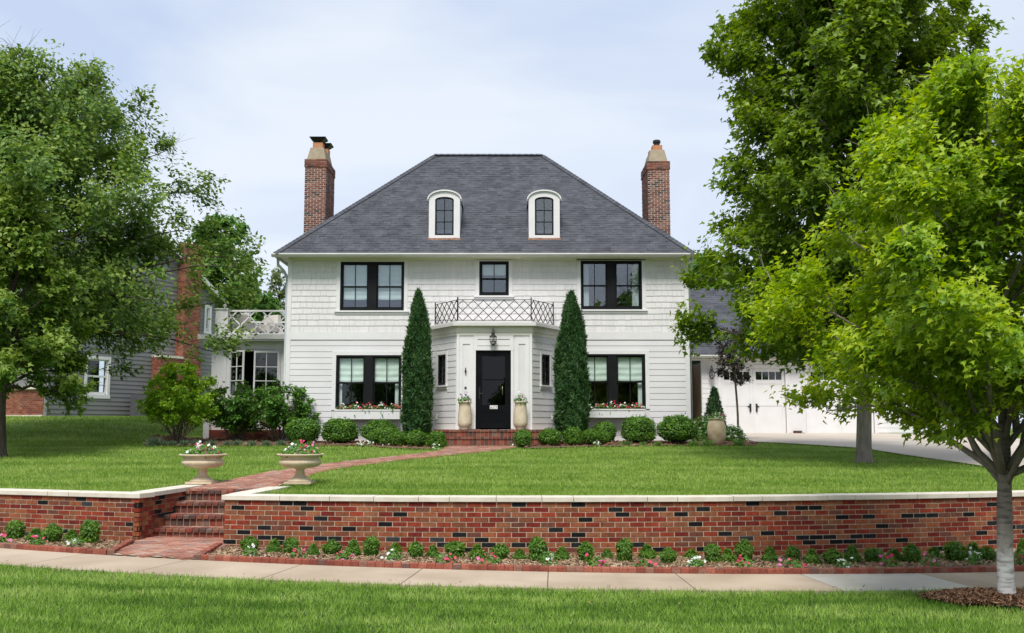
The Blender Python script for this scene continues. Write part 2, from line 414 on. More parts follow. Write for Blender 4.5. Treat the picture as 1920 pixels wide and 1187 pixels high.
l_tuft = Mleaf('bright herb leaf', [(0.080, 0.176, 0.040), (0.144, 0.272, 0.056), (0.208, 0.368, 0.080)], 0.3, 0.6, pscale=4)
l_purp = Mleaf('dark purple leaf', [(0.023, 0.029, 0.016), (0.042, 0.044, 0.023), (0.065, 0.042, 0.034), (0.078, 0.098, 0.033)], 0.2, 0.45, pscale=3)
l_fol = Mleaf('flower foliage', [(0.051, 0.145, 0.024), (0.102, 0.238, 0.034), (0.170, 0.340, 0.051)], 0.3, 0.5, pscale=6)
l_pink = Mleaf('pink petal', [(0.55, 0.03, 0.08), (0.68, 0.06, 0.15), (0.72, 0.14, 0.22)], 0.25, 0.6)
l_mag = Mleaf('magenta petal', [(0.65, 0.08, 0.28), (0.75, 0.18, 0.4), (0.78, 0.3, 0.5)], 0.25, 0.6)
l_red = Mleaf('red petal', [(0.40, 0.012, 0.025), (0.55, 0.02, 0.045), (0.66, 0.06, 0.11)], 0.2, 0.6)
l_wht = Mleaf('white petal', [(0.72, 0.74, 0.70), (0.8, 0.82, 0.78), (0.84, 0.85, 0.8)], 0.2, 0.6)
l_hyd = Mleaf('cream hydrangea petal', [(0.5, 0.58, 0.36), (0.66, 0.7, 0.52), (0.76, 0.78, 0.66)], 0.2, 0.6)
l_lil = Mleaf('lilac petal', [(0.28, 0.16, 0.36), (0.4, 0.26, 0.46), (0.5, 0.34, 0.5)], 0.2, 0.6)
def Mgrass(name, a, b, c):
    m, n, l, p = nodes(name)
    p.inputs['Roughness'].default_value = 0.55; p.inputs['Specular IOR Level'].default_value = 0.2
    rv, g = rnd_node(n, l)
    mp = n.new('ShaderNodeMapping'); mp.inputs['Scale'].default_value = (0.55, 1.5, 0.1); mp.inputs['Rotation'].default_value = (0, 0, 0.12)
    l.new(g.outputs['Position'], mp.inputs[0])
    nz = n.new('ShaderNodeTexNoise'); nz.inputs['Scale'].default_value = 2.8; nz.inputs['Detail'].default_value = 6; nz.inputs['Roughness'].default_value = 0.66
    l.new(mp.outputs[0], nz.inputs['Vector'])
    ad = n.new('ShaderNodeMath'); ad.operation = 'MULTIPLY_ADD'; ad.inputs[1].default_value = 0.42; l.new(rv, ad.inputs[0])
    mr = n.new('ShaderNodeMapRange'); mr.inputs['From Min'].default_value = 0.36; mr.inputs['From Max'].default_value = 0.66; mr.inputs['To Max'].default_value = 0.62
    l.new(nz.outputs['Fac'], mr.inputs[0]); l.new(mr.outputs[0], ad.inputs[2])
    mp2 = n.new('ShaderNodeMapping'); mp2.inputs['Scale'].default_value = (0.16, 0.75, 0.1); l.new(g.outputs['Position'], mp2.inputs[0])
    n2 = n.new('ShaderNodeTexNoise'); n2.inputs['Scale'].default_value = 1.6; n2.inputs['Detail'].default_value = 3; l.new(mp2.outputs[0], n2.inputs['Vector'])
    a2 = n.new('ShaderNodeMath'); a2.operation = 'MULTIPLY_ADD'; a2.inputs[1].default_value = 1.7; a2.inputs[2].default_value = -0.86; l.new(n2.outputs['Fac'], a2.inputs[0])
    a3 = n.new('ShaderNodeMath'); a3.operation = 'ADD'; l.new(ad.outputs[0], a3.inputs[0]); l.new(a2.outputs[0], a3.inputs[1])
    rp = ramp(n, [(0.05, a), (0.5, b), (0.95, c)]); l.new(a3.outputs[0], rp.inputs[0])
    l.new(rp.outputs[0], p.inputs['Base Color'])
    tr = n.new('ShaderNodeBsdfTranslucent'); l.new(rp.outputs[0], tr.inputs[0])
    ms = n.new('ShaderNodeMixShader'); ms.inputs[0].default_value = 0.3
    l.new(p.outputs[0], ms.inputs[1]); l.new(tr.outputs[0], ms.inputs[2]); l.new(ms.outputs[0], n['Material Output'].inputs[0])
    return m
m_grass = Mgrass('verge grass blades', (0.08, 0.185, 0.02), (0.21, 0.365, 0.046), (0.39, 0.53, 0.13))
m_grass2 = Mgrass('lawn grass blades', (0.135, 0.24, 0.028), (0.235, 0.36, 0.052), (0.38, 0.48, 0.125))

# ================================================================== THE SETTING
def sst(t):
    t = np.clip(t, 0, 1); return t * t * (3 - 2 * t)
def zs(x, y=0):                      # sidewalk and verge: the street falls gently to the right
    return 0.04 - 0.0125 * np.clip(x, -14, 14)
_fe = [onto(u, v, zs) for u, v in ((0, 1030), (200, 1039), (370, 1049), (500, 1055), (700, 1063), (960, 1071), (1200, 1076), (1400, 1077), (1600, 1077), (1750, 1075), (1900, 1070))]
FE = np.poly1d(np.polyfit([p[0] for p in _fe], [p[1] for p in _fe], 2))     # far edge of the sidewalk
_ne = [onto(u, v, zs) for u, v in ((0, 1058), (250, 1075), (500, 1085), (800, 1096), (1030, 1104), (1300, 1107), (1500, 1109), (1700, 1108), (1830, 1104))]
NE = np.poly1d(np.polyfit([p[0] for p in _ne], [p[1] for p in _ne], 2))
CAPB, CAPT = 0.727, 0.793
_wr = [onto(u, v, lambda x, y: CAPB) for u, v in ((417, 937.6), (480, 937.8), (700, 940), (1000, 941.4), (1400, 939.7), (1700, 935), (1880, 931.7))]
WR = np.poly1d(np.polyfit([p[0] for p in _wr], [p[1] + 0.03 for p in _wr], 2))
XL, XR = -5.37, -4.05                # the two wall ends either side of the steps
_wlp = [onto(u, v, lambda x, y: CAPB) for u, v in ((0, 926.7), (120, 930.5), (270, 934.2))]
WLn = np.poly1d(np.polyfit([p[0] for p in _wlp], [p[1] + 0.03 for p in _wlp], 1))
def W(x):
    x = np.asarray(x, float)
    mid = WLn(XL) + (WR(XR) - WLn(XL)) * (x - XL) / (XR - XL)
    return np.where(x <= XL, WLn(np.maximum(x, -30)), np.where(x >= XR, WR(np.minimum(x, 14)), mid))
def tz(x, y):                        # the upper lawn
    x = np.asarray(x, float); y = np.asarray(y, float)
    w = W(x)
    z = 0.765 + 0.535 * np.clip((y - w - 1.7) / (26.3 - w), 0, 1) + 0.03 * np.clip(y - 28, 0, 8.5)
    z = z + 0.55 * sst((y - 26) / 12) * sst((-8.3 - x) / 5)
    return z
def tzf(x, y): return float(tz(x, y))
def onland(u, v): return onto(u, v, tzf)

def pip(x, y, poly):
    ins = np.zeros(len(x), bool); n = len(poly)
    for i in range(n):
        x1, y1 = poly[i][:2]; x2, y2 = poly[(i + 1) % n][:2]
        c = ((y1 > y) != (y2 > y)) & (x < (x2 - x1) * (y - y1) / (y2 - y1 + 1e-12) + x1)
        ins ^= c
    return ins
def resample(pts, n):
    P = np.array([p[:2] for p in pts], float); d = np.concatenate([[0], np.cumsum(np.linalg.norm(np.diff(P, axis=0), axis=1))])
    t = np.linspace(0, d[-1], n)
    return np.stack([np.interp(t, d, P[:, 0]), np.interp(t, d, P[:, 1])], 1)

def sheet(name, rows, mat):
    """rows: equal-length lists of 3-D points"""
    V = [p for r in rows for p in r]; n = len(rows[0])
    Fs = [[i * n + j, i * n + j + 1, (i + 1) * n + j + 1, (i + 1) * n + j] for i in range(len(rows) - 1) for j in range(n - 1)]
    m = MB(); m.add(V, Fs)
    o = m.build(name, mat, None, smooth=True); o['kind'] = 'structure'
    return o

# step frame
SDIR = Vector((0.105, 0.9945, 0)); SRGT = Vector((0.9945, -0.105, 0))
S0 = Vector((-5.31, 15.05, 0)); SW = 1.27
STEPZ = [0.255, 0.42, 0.585, 0.75]; RUN = 0.345
# upper lawn: left, behind the steps, right
tt = np.concatenate([np.linspace(0, 1, 26), np.linspace(1.06, 1.9, 14), [2.4, 3.5, 6, 12]])
def lawn_rows(xs, y0f):
    rows = []
    for t in tt:
        rows.append([])
        for x in xs:
            y0 = float(y0f(x)); y = y0 + t * (28 - y0)
            rows[-1].append((x if t < 2 else x * (1 + (t - 2) * 0.25), y, tzf(x, y) - 0.03))
    return rows
lawn_m = MB()
for xs, y0f in ((np.concatenate([[-70, -50, -35, -25], np.linspace(-20, XL - 0.1, 26)]), lambda x: W(x) + 0.1),
                (np.linspace(XL - 0.1, XR + 0.1, 6), lambda x: 16.13),
                (np.concatenate([np.linspace(XR + 0.1, 20, 40), [25, 35, 50, 70]]), lambda x: W(x) + 0.1)):
    rows = lawn_rows(xs, y0f); n = len(xs)
    lawn_m.add([p for r in rows for p in r], [[i * n + j, i * n + j + 1, (i + 1) * n + j + 1, (i + 1) * n + j] for i in range(len(rows) - 1) for j in range(n - 1)])
lawn_o = lawn_m.build('lawn', m_soil, None, smooth=True); lawn_o['kind'] = 'structure'

# verge, kerb and street in front
xs = np.linspace(-24, 24, 49)
def vz(x, y): return zs(x) + 0.03 * math.sin(0.7 * x) * 0 - 0.012
sheet('verge_ground', [[(x, 4.6 + t * (float(NE(np.clip(x, -13, 15))) + 0.02 - 4.6), float(zs(x)) - 0.035) for x in xs] for t in np.linspace(0, 1, 10)], m_soil2)
sheet('ground', [[(x, y, -0.6) for x in (-300, -60, 60, 300)] for y in (-300, -40, 40, 500)], m_soil)
sheet('road', [[(x, y, float(zs(x)) - 0.2) for x in xs] for y in (-9, -4, 0, 4.35)], m_asph)
m = MB()
for a, b in zip(xs[:-1], xs[1:]):
    za, zb = float(zs(a)) - 0.02, float(zs(b)) - 0.02
    m.hexa([(a, 4.3, za - .3), (b, 4.3, zb - .3), (b, 4.6, zb - .3), (a, 4.6, za - .3), (a, 4.3, za), (b, 4.3, zb), (b, 4.6, zb), (a, 4.6, za)])
o = m.build('kerb', m_conc2); o['kind'] = 'structure'

# sidewalk: a slab for each bay between joints
walk = bpy.data.objects.new('sidewalk', None); COL.objects.link(walk); walk['kind'] = 'structure'; WL[walk] = Vector((0, 0, 0))
def swpt(x, t, dz):                 # t 0 = far edge, 1 = near edge, measured square to the far edge
    dy = float(FE.deriv()(x)); L = math.hypot(1, dy); nx, ny = dy / L, -1 / L
    w = (float(FE(x)) - float(NE(x))) / L
    return (x + nx * w * t, float(FE(x)) + ny * w * t, float(zs(x)) + dz)
jx = [onto(1028, 1072, zs)[0]]
while jx[-1] < 15: jx.append(jx[-1] + 1.51 / math.hypot(1, float(FE.deriv()(jx[-1]))))
while jx[0] > -12: jx.insert(0, jx[0] - 1.51 / math.hypot(1, float(FE.deriv()(jx[0]))))
white_slab = min(range(len(jx) - 1), key=lambda i: abs((jx[i] + jx[i + 1]) / 2 - onto(1600, 1077, zs)[0]))
for i in range(len(jx) - 1):
    a, b = jx[i] + 0.006, jx[i + 1] - 0.006
    m = MB(); xx = np.linspace(a, b, 5)
    for p, q in zip(xx[:-1], xx[1:]):
        m.hexa([swpt(p, 1, -.12), swpt(q, 1, -.12), swpt(q, 0, -.12), swpt(p, 0, -.12), swpt(p, 1, 0), swpt(q, 1, 0), swpt(q, 0, 0), swpt(p, 0, 0)])
    m.build('slab', m_conc2 if i == white_slab else m_conc, walk)
m = MB(); xx = np.linspace(jx[0], jx[-1], 40)
m.add([swpt(x, t, -0.012) for t in (0.01, 0.99) for x in xx], [[j, 40 + j, 41 + j, j + 1] for j in range(39)])
m.build('joint_fill', M('joint dirt', (0.12, 0.10, 0.075), (0.17, 0.14, 0.10), 20, 1.0), walk)

# brick path to the door
PL = [(402, 908), (430, 900), (472, 890), (533, 881), (611, 870), (702, 859.6), (793, 850), (829, 844), (842, 838), (843, 832)]
PR = [(560, 899), (581, 890), (626, 879), (672, 872), (762, 861), (853, 852), (915, 846), (958, 840), (985, 834)]
PLw = [(XL + 0.24, 16.1)] + [onland(u, v) for u, v in PL]
PRw = [(XR + 0.12, 16.02)] + [onland(u, v) for u, v in PR]
PLw[-1] = (PLw[-1][0], 26.55); PRw[-1] = (PRw[-1][0], 26.55)
pl, pr = resample(PLw, 60), resample(PRw, 60)
for k in range(3):
    pl[1:-1] = (pl[:-2] + 2 * pl[1:-1] + pl[2:]) / 4; pr[1:-1] = (pr[:-2] + 2 * pr[1:-1] + pr[2:]) / 4
PATH = [tuple(p) for p in pl] + [tuple(p) for p in pr[::-1]]
path_o = sheet('brick_path', [[(*(pl[i] * (1 - t) + pr[i] * t), tzf(*(pl[i] * (1 - t) + pr[i] * t)) - 0.006) for t in np.linspace(0, 1, 6)] for i in range(60)], m_mortar)
WL[path_o] = Vector((0, 0, 0))
def herring(poly, zf, ang, name, parent):
    """45-degree herringbone of real bricks inside a polygon"""
    P = np.array([p[:2] for p in poly]); c0 = P.mean(0); r = np.abs(P - c0).max() + 0.4
    c, s = math.cos(ang), math.sin(ang); U = 0.1; m = MB(); n = int(r * 1.5 / U)
    cells = []
    for i in range(-n, n):
        for j in range(-n, n):
            k = (i - j) % 4
            if k == 0: cells.append((i * U + U, j * U + U / 2, 2 * U, U))
            if k == 3: cells.append((i * U + U / 2, j * U + U, U, 2 * U))
    C = np.array([(a, b) for a, b, _, _ in cells])
    Wx = c0[0] + C[:, 0] * c - C[:, 1] * s; Wy = c0[1] + C[:, 0] * s + C[:, 1] * c
    ins = pip(Wx, Wy, poly)
    for q in np.nonzero(ins)[0]:
        a, b, w, h = cells[q]; x, y = Wx[q], Wy[q]
        z = zf(x, y); hz = 0.012 + random.uniform(-.003, .003)
        dx = (zf(x + .1, y) - zf(x - .1, y)) / .2; dy = (zf(x, y + .1) - zf(x, y - .1)) / .2
        ax = Vector((c, s, dx * c + dy * s)); ay = Vector((-s, c, -dx * s + dy * c))
        m.obox((x, y, z + hz - 0.02), ax, ay, (0, 0, 1), w / 2 - .004, h / 2 - .004, 0.02)
    return m.build(name, m_paver, parent, kind='stuff')
herring(PATH, tzf, 0.6, 'paving_bricks', path_o)

# lower brick landing between sidewalk and steps
Lq = [onto(222, 1036, zs), onto(372, 1047, zs)]
LAND = [(Lq[0][0], float(FE(Lq[0][0])) + .02), (Lq[1][0], float(FE(Lq[1][0])) + .02), (XR + .05, 14.2), (S0 + SRGT * SW + SDIR * .1)[:2], (S0 + SDIR * .1)[:2], (XL + .02, 14.6)]
m = MB(); m.add([(p[0], p[1], float(zs(p[0])) + 0.012) for p in LAND], [list(range(6))])
land_o = m.build('landing', m_mortar); land_o['kind'] = 'structure'; WL[land_o] = Vector((0, 0, 0))
herring(LAND, lambda x, y: float(zs(x)) + 0.016, 0.75, 'paving_bricks', land_o)

# driveway
DN = [onland(u, v) for u, v in ((1392, 828), (1520, 829), (1600, 832), (1640, 842), (1700, 854), (1800, 868), (1920, 886))] + [(13, 15.6), (18, 14.9), (24, 14.7)]
DN[0] = (6.45, 28.9); DN[1] = (7.9, 27.4); DN[2] = (8.9, 26.0)
dnx, dny = [p[0] for p in DN], [p[1] for p in DN]
def dfar(x): return np.interp(x, [6, 13.2, 14.5, 18, 24], [35.2, 35.2, 31.5, 28, 26.5])
xx = np.concatenate([np.linspace(6.45, 13, 24), np.linspace(13.4, 24, 14)])
rows = []
for t in np.linspace(0, 1, 12):
    rows.append([(x, np.interp(x, dnx, dny) * (1 - t) + dfar(x) * t, tzf(x, np.interp(x, dnx, dny) * (1 - t) + dfar(x) * t) + 0.012) for x in xx])
sheet('driveway', rows, m_drive)
DRIVE = [(x, np.interp(x, dnx, dny)) for x in xx] + [(x, dfar(x)) for x in xx[::-1]]

# planting beds: along the house, and between sidewalk and wall
BEDH = [(-10.2, 28.0), (-9.9, 26.95), (-8.5, 26.75), (-6, 26.9), (-4, 26.7), (-2.9, 25.7), (-2.05, 25.4), (-1.95, 26.6), (-1.9, 29.2), (-11, 30.6)]
BEDH2 = [(0.36, 26.6), (0.3, 25.55), (1.0, 25.9), (2.2, 26.5), (4.4, 26.95), (6.6, 26.9), (6.9, 28.3), (6.6, 31.5), (5.0, 31.5), (0.5, 29.0)]
def bed(name, poly, mat):
    P = resample(poly + poly[:1], 60)[:-1]; c = P.mean(0); rows = []
    for t in np.linspace(0.02, 1, 10):
        rows.append([(*(c + (p - c) * t), tzf(*(c + (p - c) * t)) + 0.005 + 0.03 * (1 - t)) for p in np.vstack([P, P[:1]])])
    return sheet(name, rows, mat)
bed('planting_bed', BEDH, m_bed); bed('planting_bed', BEDH2, m_bed)
def bz(x, y):                        # mulch surface below the retaining wall
    t = np.clip((y - FE(x)) / (W(x) - FE(x)), 0, 1)
    return zs(x) + 0.032 - 0.05 * t
def bzf(x, y): return float(bz(x, y))
def bedstrip(x0, x1, skew0=0, skew1=0):
    rows = []
    for t in np.linspace(0, 1, 8):
        r = []
        for q in np.linspace(0, 1, 60):
            x = (x0 + skew0 * t) * (1 - q) + (x1 + skew1 * t) * q
            y = float(FE(x)) + 0.05 + t * (float(W(x)) + 0.05 - float(FE(x)) - 0.05)
            r.append((x, y, bzf(x, y)))
        rows.append(r)
    return sheet('planting_bed', rows, m_bed)
bedstrip(-13, Lq[0][0] - .03, 0, XL - .02 - Lq[0][0])
bedstrip(Lq[1][0] + .05, 13.5, XR - .02 - Lq[1][0], 0)

# ---- mulch chips (uncountable)
CHIP_T = [(-.5, -1, 0), (.5, -1, .05), (.4, 1, 0), (-.4, 1, .08), (0, 0, .12)]
CHIP_F = [[0, 1, 4], [1, 2, 4], [2, 3, 4], [3, 0, 4]]
def chips(name, label, x, y, zf, size, mat):
    n = len(x); pos = np.stack([x, y, zf(x, y) + RNG.uniform(0.002, 0.018, n)], 1)
    nor = norm(np.stack([RNG.normal(0, .45, n), RNG.normal(0, .45, n), np.ones(n)], 1)); tip = norm(RNG.normal(0, 1, (n, 3)) * [1, 1, .2])
    T = np.array(CHIP_T) * [0.35, 1, 1]
    o = leafmesh(name, mat, None, T, CHIP_F, pos, nor, tip, RNG.uniform(.5, 1.3, n) * size)
    return tag(o, label, 'mulch', kind='stuff')
n = 21000
x = RNG.uniform(-9.5, 9, n); y = FE(x) + .06 + RNG.uniform(0, 1, n) * (W(x) - FE(x) - .06)
gapL = Lq[0][0] + (XL - Lq[0][0]) * (y - FE(x)) / (W(x) - FE(x)); gapR = Lq[1][0] + .06 + (XR - Lq[1][0]) * (y - FE(x)) / (W(x) - FE(x))
k = (x < gapL - .04) | (x > gapR)
chips('mulch', 'tan wood chip mulch between sidewalk and retaining walls', x[k], y[k], bz, 0.034, m_chip)
n = 9000
x = RNG.uniform(-11.5, 7, n); y = RNG.uniform(25.4, 30.5, n); k = (pip(x, y, BEDH) | pip(x, y, BEDH2)) & ~pip(x, y, PATH)
chips('mulch', 'reddish brown mulch under the shrubs along the white house', x[k], y[k], lambda a, b: tz(a, b) + .02, 0.06, m_chipr)
TX, TY = onto(1896, 1128, zs)[:2]
n = 5000
a = RNG.uniform(0, 6.283, n); r = np.sqrt(RNG.uniform(0, 1, n)); x = TX + r * 0.86 * np.cos(a) * (1 + .06 * np.sin(5 * a)); y = TY + .05 + r * 0.5 * np.sin(a)
def ring_z(x, y): return zs(x) + 0.07 * np.clip(1 - ((x - TX) / .98) ** 2 - ((y - TY) / .62) ** 2, 0, 1)
chips('mulch', 'ring of brown mulch round the pale trunk on the verge', x, y, ring_z, 0.04, m_chipr)

# ---- grass (uncountable): blades as bent slivers
BL_T = [(-.5, 0, 0), (.5, 0, 0), (.36, .55, .06), (-.36, .55, .06), (0, 1, .30)]
BL_F = [[0, 1, 2, 3], [3, 2, 4]]
def grass(name, label, x, y, zf, length, width, mat, simple=False):
    n = len(x); L = length * RNG.uniform(.6, 1.25, n)
    pos = np.stack([x, y, zf(x, y) - 0.02], 1)
    tip = norm(np.stack([RNG.normal(0, .42, n), RNG.normal(0, .42, n), np.ones(n)], 1))
    nor = norm(np.stack([RNG.normal(0, 1, n), RNG.normal(0, 1, n), RNG.normal(0.1, .2, n)], 1))
    T = np.array(BL_T); T[:, 0] *= width / length
    if simple: T = T[[0, 1, 4]]; Fc = [[0, 1, 2]]
    else: Fc = BL_F
    side = norm(np.cross(tip, nor)); nor2 = np.cross(side, tip)
    V, FF, ST = scatter(T, Fc, pos, side, tip, nor2, L)
    me = mesh_np(name, V, FF, ST); me.materials.append(mat)
    o = bpy.data.objects.new(name, me); COL.objects.link(o)
    return tag(o, label, 'grass', kind='stuff')
n = 230000
y = 6.6 + 7.0 * RNG.uniform(0, 1, n) ** 1.0; x = RNG.uniform(-1, 1, n) * (y * 0.56 + .8)
near = NE(np.clip(x, -13, 15)) + 0.035 * np.sin(x * 9) * np.sin(x * 2.3) + 0.035 * RNG.normal(0, 1, n)
k = (y < near) & (((x - TX) / .8) ** 2 + ((y - TY - .05) / .45) ** 2 > 1 + .25 * np.sin(7 * x) * np.cos(9 * y))
grass('verge_grass', 'mown green grass of the verge before the sidewalk', x[k], y[k], lambda a, b: zs(a), 0.058, 0.009, m_grass, True)
def on_lawn(x, y):
    return (y > W(x) + .16) & ~pip(x, y, PATH) & ~pip(x, y, DRIVE) & ~pip(x, y, BEDH) & ~pip(x, y, BEDH2) & ~((x > XL - .12) & (x < XR + .28) & (y < 16.75)) & ~((y > 28.4) & (x > -9.3) & (x < 14))
n = 275000
y = 13.8 + 15 * RNG.uniform(0, 1, n) ** 1.25; x = RNG.uniform(-1, 1, n) * (y * 0.545 + .8)
k = on_lawn(x, y)
grass('lawn_grass', 'short green lawn between retaining wall and white house', x[k], y[k], tz, 0.056, 0.014, m_grass2, True)
n = 60000
y = RNG.uniform(27, 44, n); x = RNG.uniform(-26, -8.9, n); k = on_lawn(x, y) & (x > -.56 * y - 1)
grass('lawn_grass', 'sloping green lawn beside the grey neighbour house', x[k], y[k], tz, 0.08, 0.026, m_grass2, True)
n = 9000
y = RNG.uniform(27, 34, n); x = RNG.uniform(13, 20, n); k = (y > dfar(x) + .1)
grass('lawn_grass', 'strip of green lawn beyond the driveway', x[k], y[k], tz, 0.08, 0.026, m_grass2, True)

# ================================================================== RETAINING WALLS, STEPS, EDGING
BP, BH = 0.2035, 0.0677
me_brick = shared('brick', m_brick, lambda m: m.box(-.097, .097, 0, .09, -.0278, .0278))
me_brickk = shared('brick', m_brickblk, lambda m: m.box(-.097, .097, 0, .09, -.0278, .0278))
def polyline_at(P, s):
    d = np.concatenate([[0], np.cumsum(np.linalg.norm(np.diff(P, axis=0), axis=1))])
    x, y = np.interp(s, d, P[:, 0]), np.interp(s, d, P[:, 1])
    i = min(max(int(np.searchsorted(d, s)) - 1, 0), len(P) - 2)
    t = P[i + 1] - P[i]; return x, y, math.atan2(t[1], t[0]), d[-1]
def brick_run(parent, P, rng, quota, extra, zmin, offs0=0.0, ncourse=11):
    """bricks facing the right-hand side of the run P; returns how many single bricks were made"""
    L = polyline_at(P, 0)[3]; made = 0; todo = []
    for c in range(ncourse):
        zc = CAPB - BH * (c + .5) - 0.004
        s = -offs0 - (BP / 2 if c % 2 else 0) - rng.uniform(0, .012)
        while s < L:
            a, b = max(s, 0), min(s + BP, L)
            if b - a > 0.03:
                x, y, ang, _ = polyline_at(P, (a + b) / 2)
                if zc + .03 > zmin(x, y): todo.append((x, y, ang, zc, (b - a - .0115) / .194, rng.random() < 0.12))
            s += BP
    todo.sort(key=lambda t: math.hypot(t[0], t[1]))
    for i, (x, y, ang, zc, sx, blk) in enumerate(todo):
        j = rng.uniform(0, .003)
        nx, ny = math.sin(ang), -math.cos(ang)
        if made < quota:
            place('brick', me_brickk if blk else me_brick, parent, (x + nx * j, y + ny * j, zc), (0, 0, ang), (sx, 1, 1)); made += 1
        else:
            ax = Vector((math.cos(ang), math.sin(ang), 0)); ay = Vector((-math.sin(ang), math.cos(ang), 0))
            extra[1 if blk else 0].obox(Vector((x, y, zc)) + ay * (.045 - j), ax, ay, (0, 0, 1), .097 * sx, .045, .0278)
    return made
def ribbon(m, P, o0, o1, z0, z1):
    """solid wall between two offsets to the left of a run"""
    T = np.gradient(P, axis=0); T /= np.linalg.norm(T, axis=1, keepdims=True); N = np.stack([-T[:, 1], T[:, 0]], 1)
    A, Bq = P + N * o0, P + N * o1
    for i in range(len(P) - 1):
        m.hexa([(*A[i], z0), (*A[i + 1], z0), (*Bq[i + 1], z0), (*Bq[i], z0), (*A[i], z1), (*A[i + 1], z1), (*Bq[i + 1], z1), (*Bq[i], z1)])
rb = random.Random(3)
# right wall
xr = np.linspace(XR, 12.5, 90)
PWR = np.stack([xr, WR(xr)], 1)
wr_t = thing('retaining_wall', 'long curved brick retaining wall with pale stone cap under the wide lawn', 'wall', (XR, float(WR(XR)), 0))
ex = [MB(), MB()]
brick_run(wr_t, PWR, rb, 300, ex, lambda x, y: bzf(x, y) - .02)
cheekR = np.array([[XR + .175, 16.35], [XR, float(WR(XR))]])
brick_run(wr_t, cheekR, rb, 0, ex, lambda x, y: 0.05, 0, 10)
o = ex[0].build('brick_rows', m_brick, wr_t, kind='stuff'); o = ex[1].build('black_brick_rows', m_brickblk, wr_t, kind='stuff')
m = MB(); ribbon(m, PWR[1:] if False else np.vstack([[XR + .012, float(WR(XR + .012))], PWR[1:]]), 0.004, 0.21, -0.25, CAPB - .002); ribbon(m, cheekR + np.array([[0, 0], [0, .215]]), 0.004, 0.2, 0.0, CAPB - .003)
m.build('mortar_core', m_mortar, wr_t)
def cap_pieces(parent, P, cuts, w=0.33, over=0.032):
    T = np.gradient(P, axis=0); T /= np.linalg.norm(T, axis=1, keepdims=True); N = np.stack([-T[:, 1], T[:, 0]], 1)
    d = np.concatenate([[0], np.cumsum(np.linalg.norm(np.diff(P, axis=0), axis=1))])
    for a, b in zip(cuts[:-1], cuts[1:]):
        s = np.linspace(a + .004, b - .004, 6); m = MB()
        q = [np.interp(s, d, P[:, 0]), np.interp(s, d, P[:, 1])]; nn = [np.interp(s, d, N[:, 0]), np.interp(s, d, N[:, 1])]
        dz = rb.uniform(-.002, .002); ch = 0.006
        prof = [(-over, CAPB + .001), (-over, CAPT - ch), (-over + ch, CAPT), (w - over, CAPT), (w - over, CAPB + .001)]
        V = []; Fs = []
        for i in range(6):
            for o_, z_ in prof: V.append((q[0][i] + nn[0][i] * o_, q[1][i] + nn[1][i] * o_, z_ + dz))
        for i in range(5):
            for k in range(5): Fs.append([i * 5 + k, i * 5 + (k + 1) % 5, (i + 1) * 5 + (k + 1) % 5, (i + 1) * 5 + k])
        Fs += [[0, 1, 2, 3, 4][::-1], [25, 26, 27, 28, 29]]
        m.add(V, Fs); m.build('cap_stone', m_cap, parent)
dR = np.concatenate([[0], np.cumsum(np.linalg.norm(np.diff(PWR, axis=0), axis=1))])
cuts = [-.032] + [float(np.interp(onto(u, 938, lambda x, y: CAPB)[0], xr, dR)) for u in (527, 622, 705, 788, 845, 931, 1015, 1073, 1209, 1265, 1370, 1425, 1553, 1609, 1737, 1849)]
while cuts[-1] < dR[-1] - 1.2: cuts.append(cuts[-1] + rb.choice((.62, .95, 1.25)))
Pext = np.vstack([PWR[:1] - (PWR[1] - PWR[0]) / np.linalg.norm(PWR[1] - PWR[0]) * .032, PWR])
cap_pieces(wr_t, Pext, [c + .032 for c in cuts])
cap_pieces(wr_t, cheekR + np.array([[0, 0], [0, .31]]), [0, 0.9, float(np.linalg.norm(cheekR[0] - cheekR[1])) - .31])
# left wall
xl = np.linspace(-13, XL, 40)
PWL = np.stack([xl, WLn(xl)], 1)
cheekL = np.array([[XL, float(WLn(XL))], [XL + .215, 16.6]])
wl_t = thing('retaining_wall', 'shorter brick retaining wall turning back beside the brick steps', 'wall', (XL, float(WLn(XL)), 0))
ex = [MB(), MB()]
mk = brick_run(wl_t, cheekL, rb, 100, ex, lambda x, y: 0.1 if y < 15.05 else 0.1 + 0.4 * (y - 15.05))
brick_run(wl_t, PWL, rb, 300 - mk, ex, lambda x, y: bzf(x, y) - .02)
if ex[0].v: ex[0].build('brick_rows', m_brick, wl_t, kind='stuff')
if ex[1].v: ex[1].build('black_brick_rows', m_brickblk, wl_t, kind='stuff')
m = MB(); ribbon(m, np.vstack([PWL[:-2], [XL - .085, float(WLn(XL - .085))]]), 0.004, 0.21, -0.1, CAPB - .002); ribbon(m, cheekL + np.array([[0, .12], [0, 0]]), 0.004, 0.2, -.05, CAPB - .003)
m.build('mortar_core', m_mortar, wl_t)
dL = float(np.linalg.norm(PWL[-1] - PWL[0]))
uL = PWL[-1] - PWL[0]; uL /= np.linalg.norm(uL)
cap_pieces(wl_t, np.vstack([PWL, PWL[-1:] + uL * .03]), [0.0, 1.2, 2.3, 3.4, 4.35] + [dL - k_ for k_ in (2.95, 1.64, 1.25)] + [dL + .03])
uc = cheekL[1] - cheekL[0]; uc /= np.linalg.norm(uc)
cap_pieces(wl_t, np.vstack([cheekL[0] + uc * .303, cheekL[1] + uc * .1]), [0, 0.62, 1.3, float(np.linalg.norm(cheekL[1] - cheekL[0])) - .203])

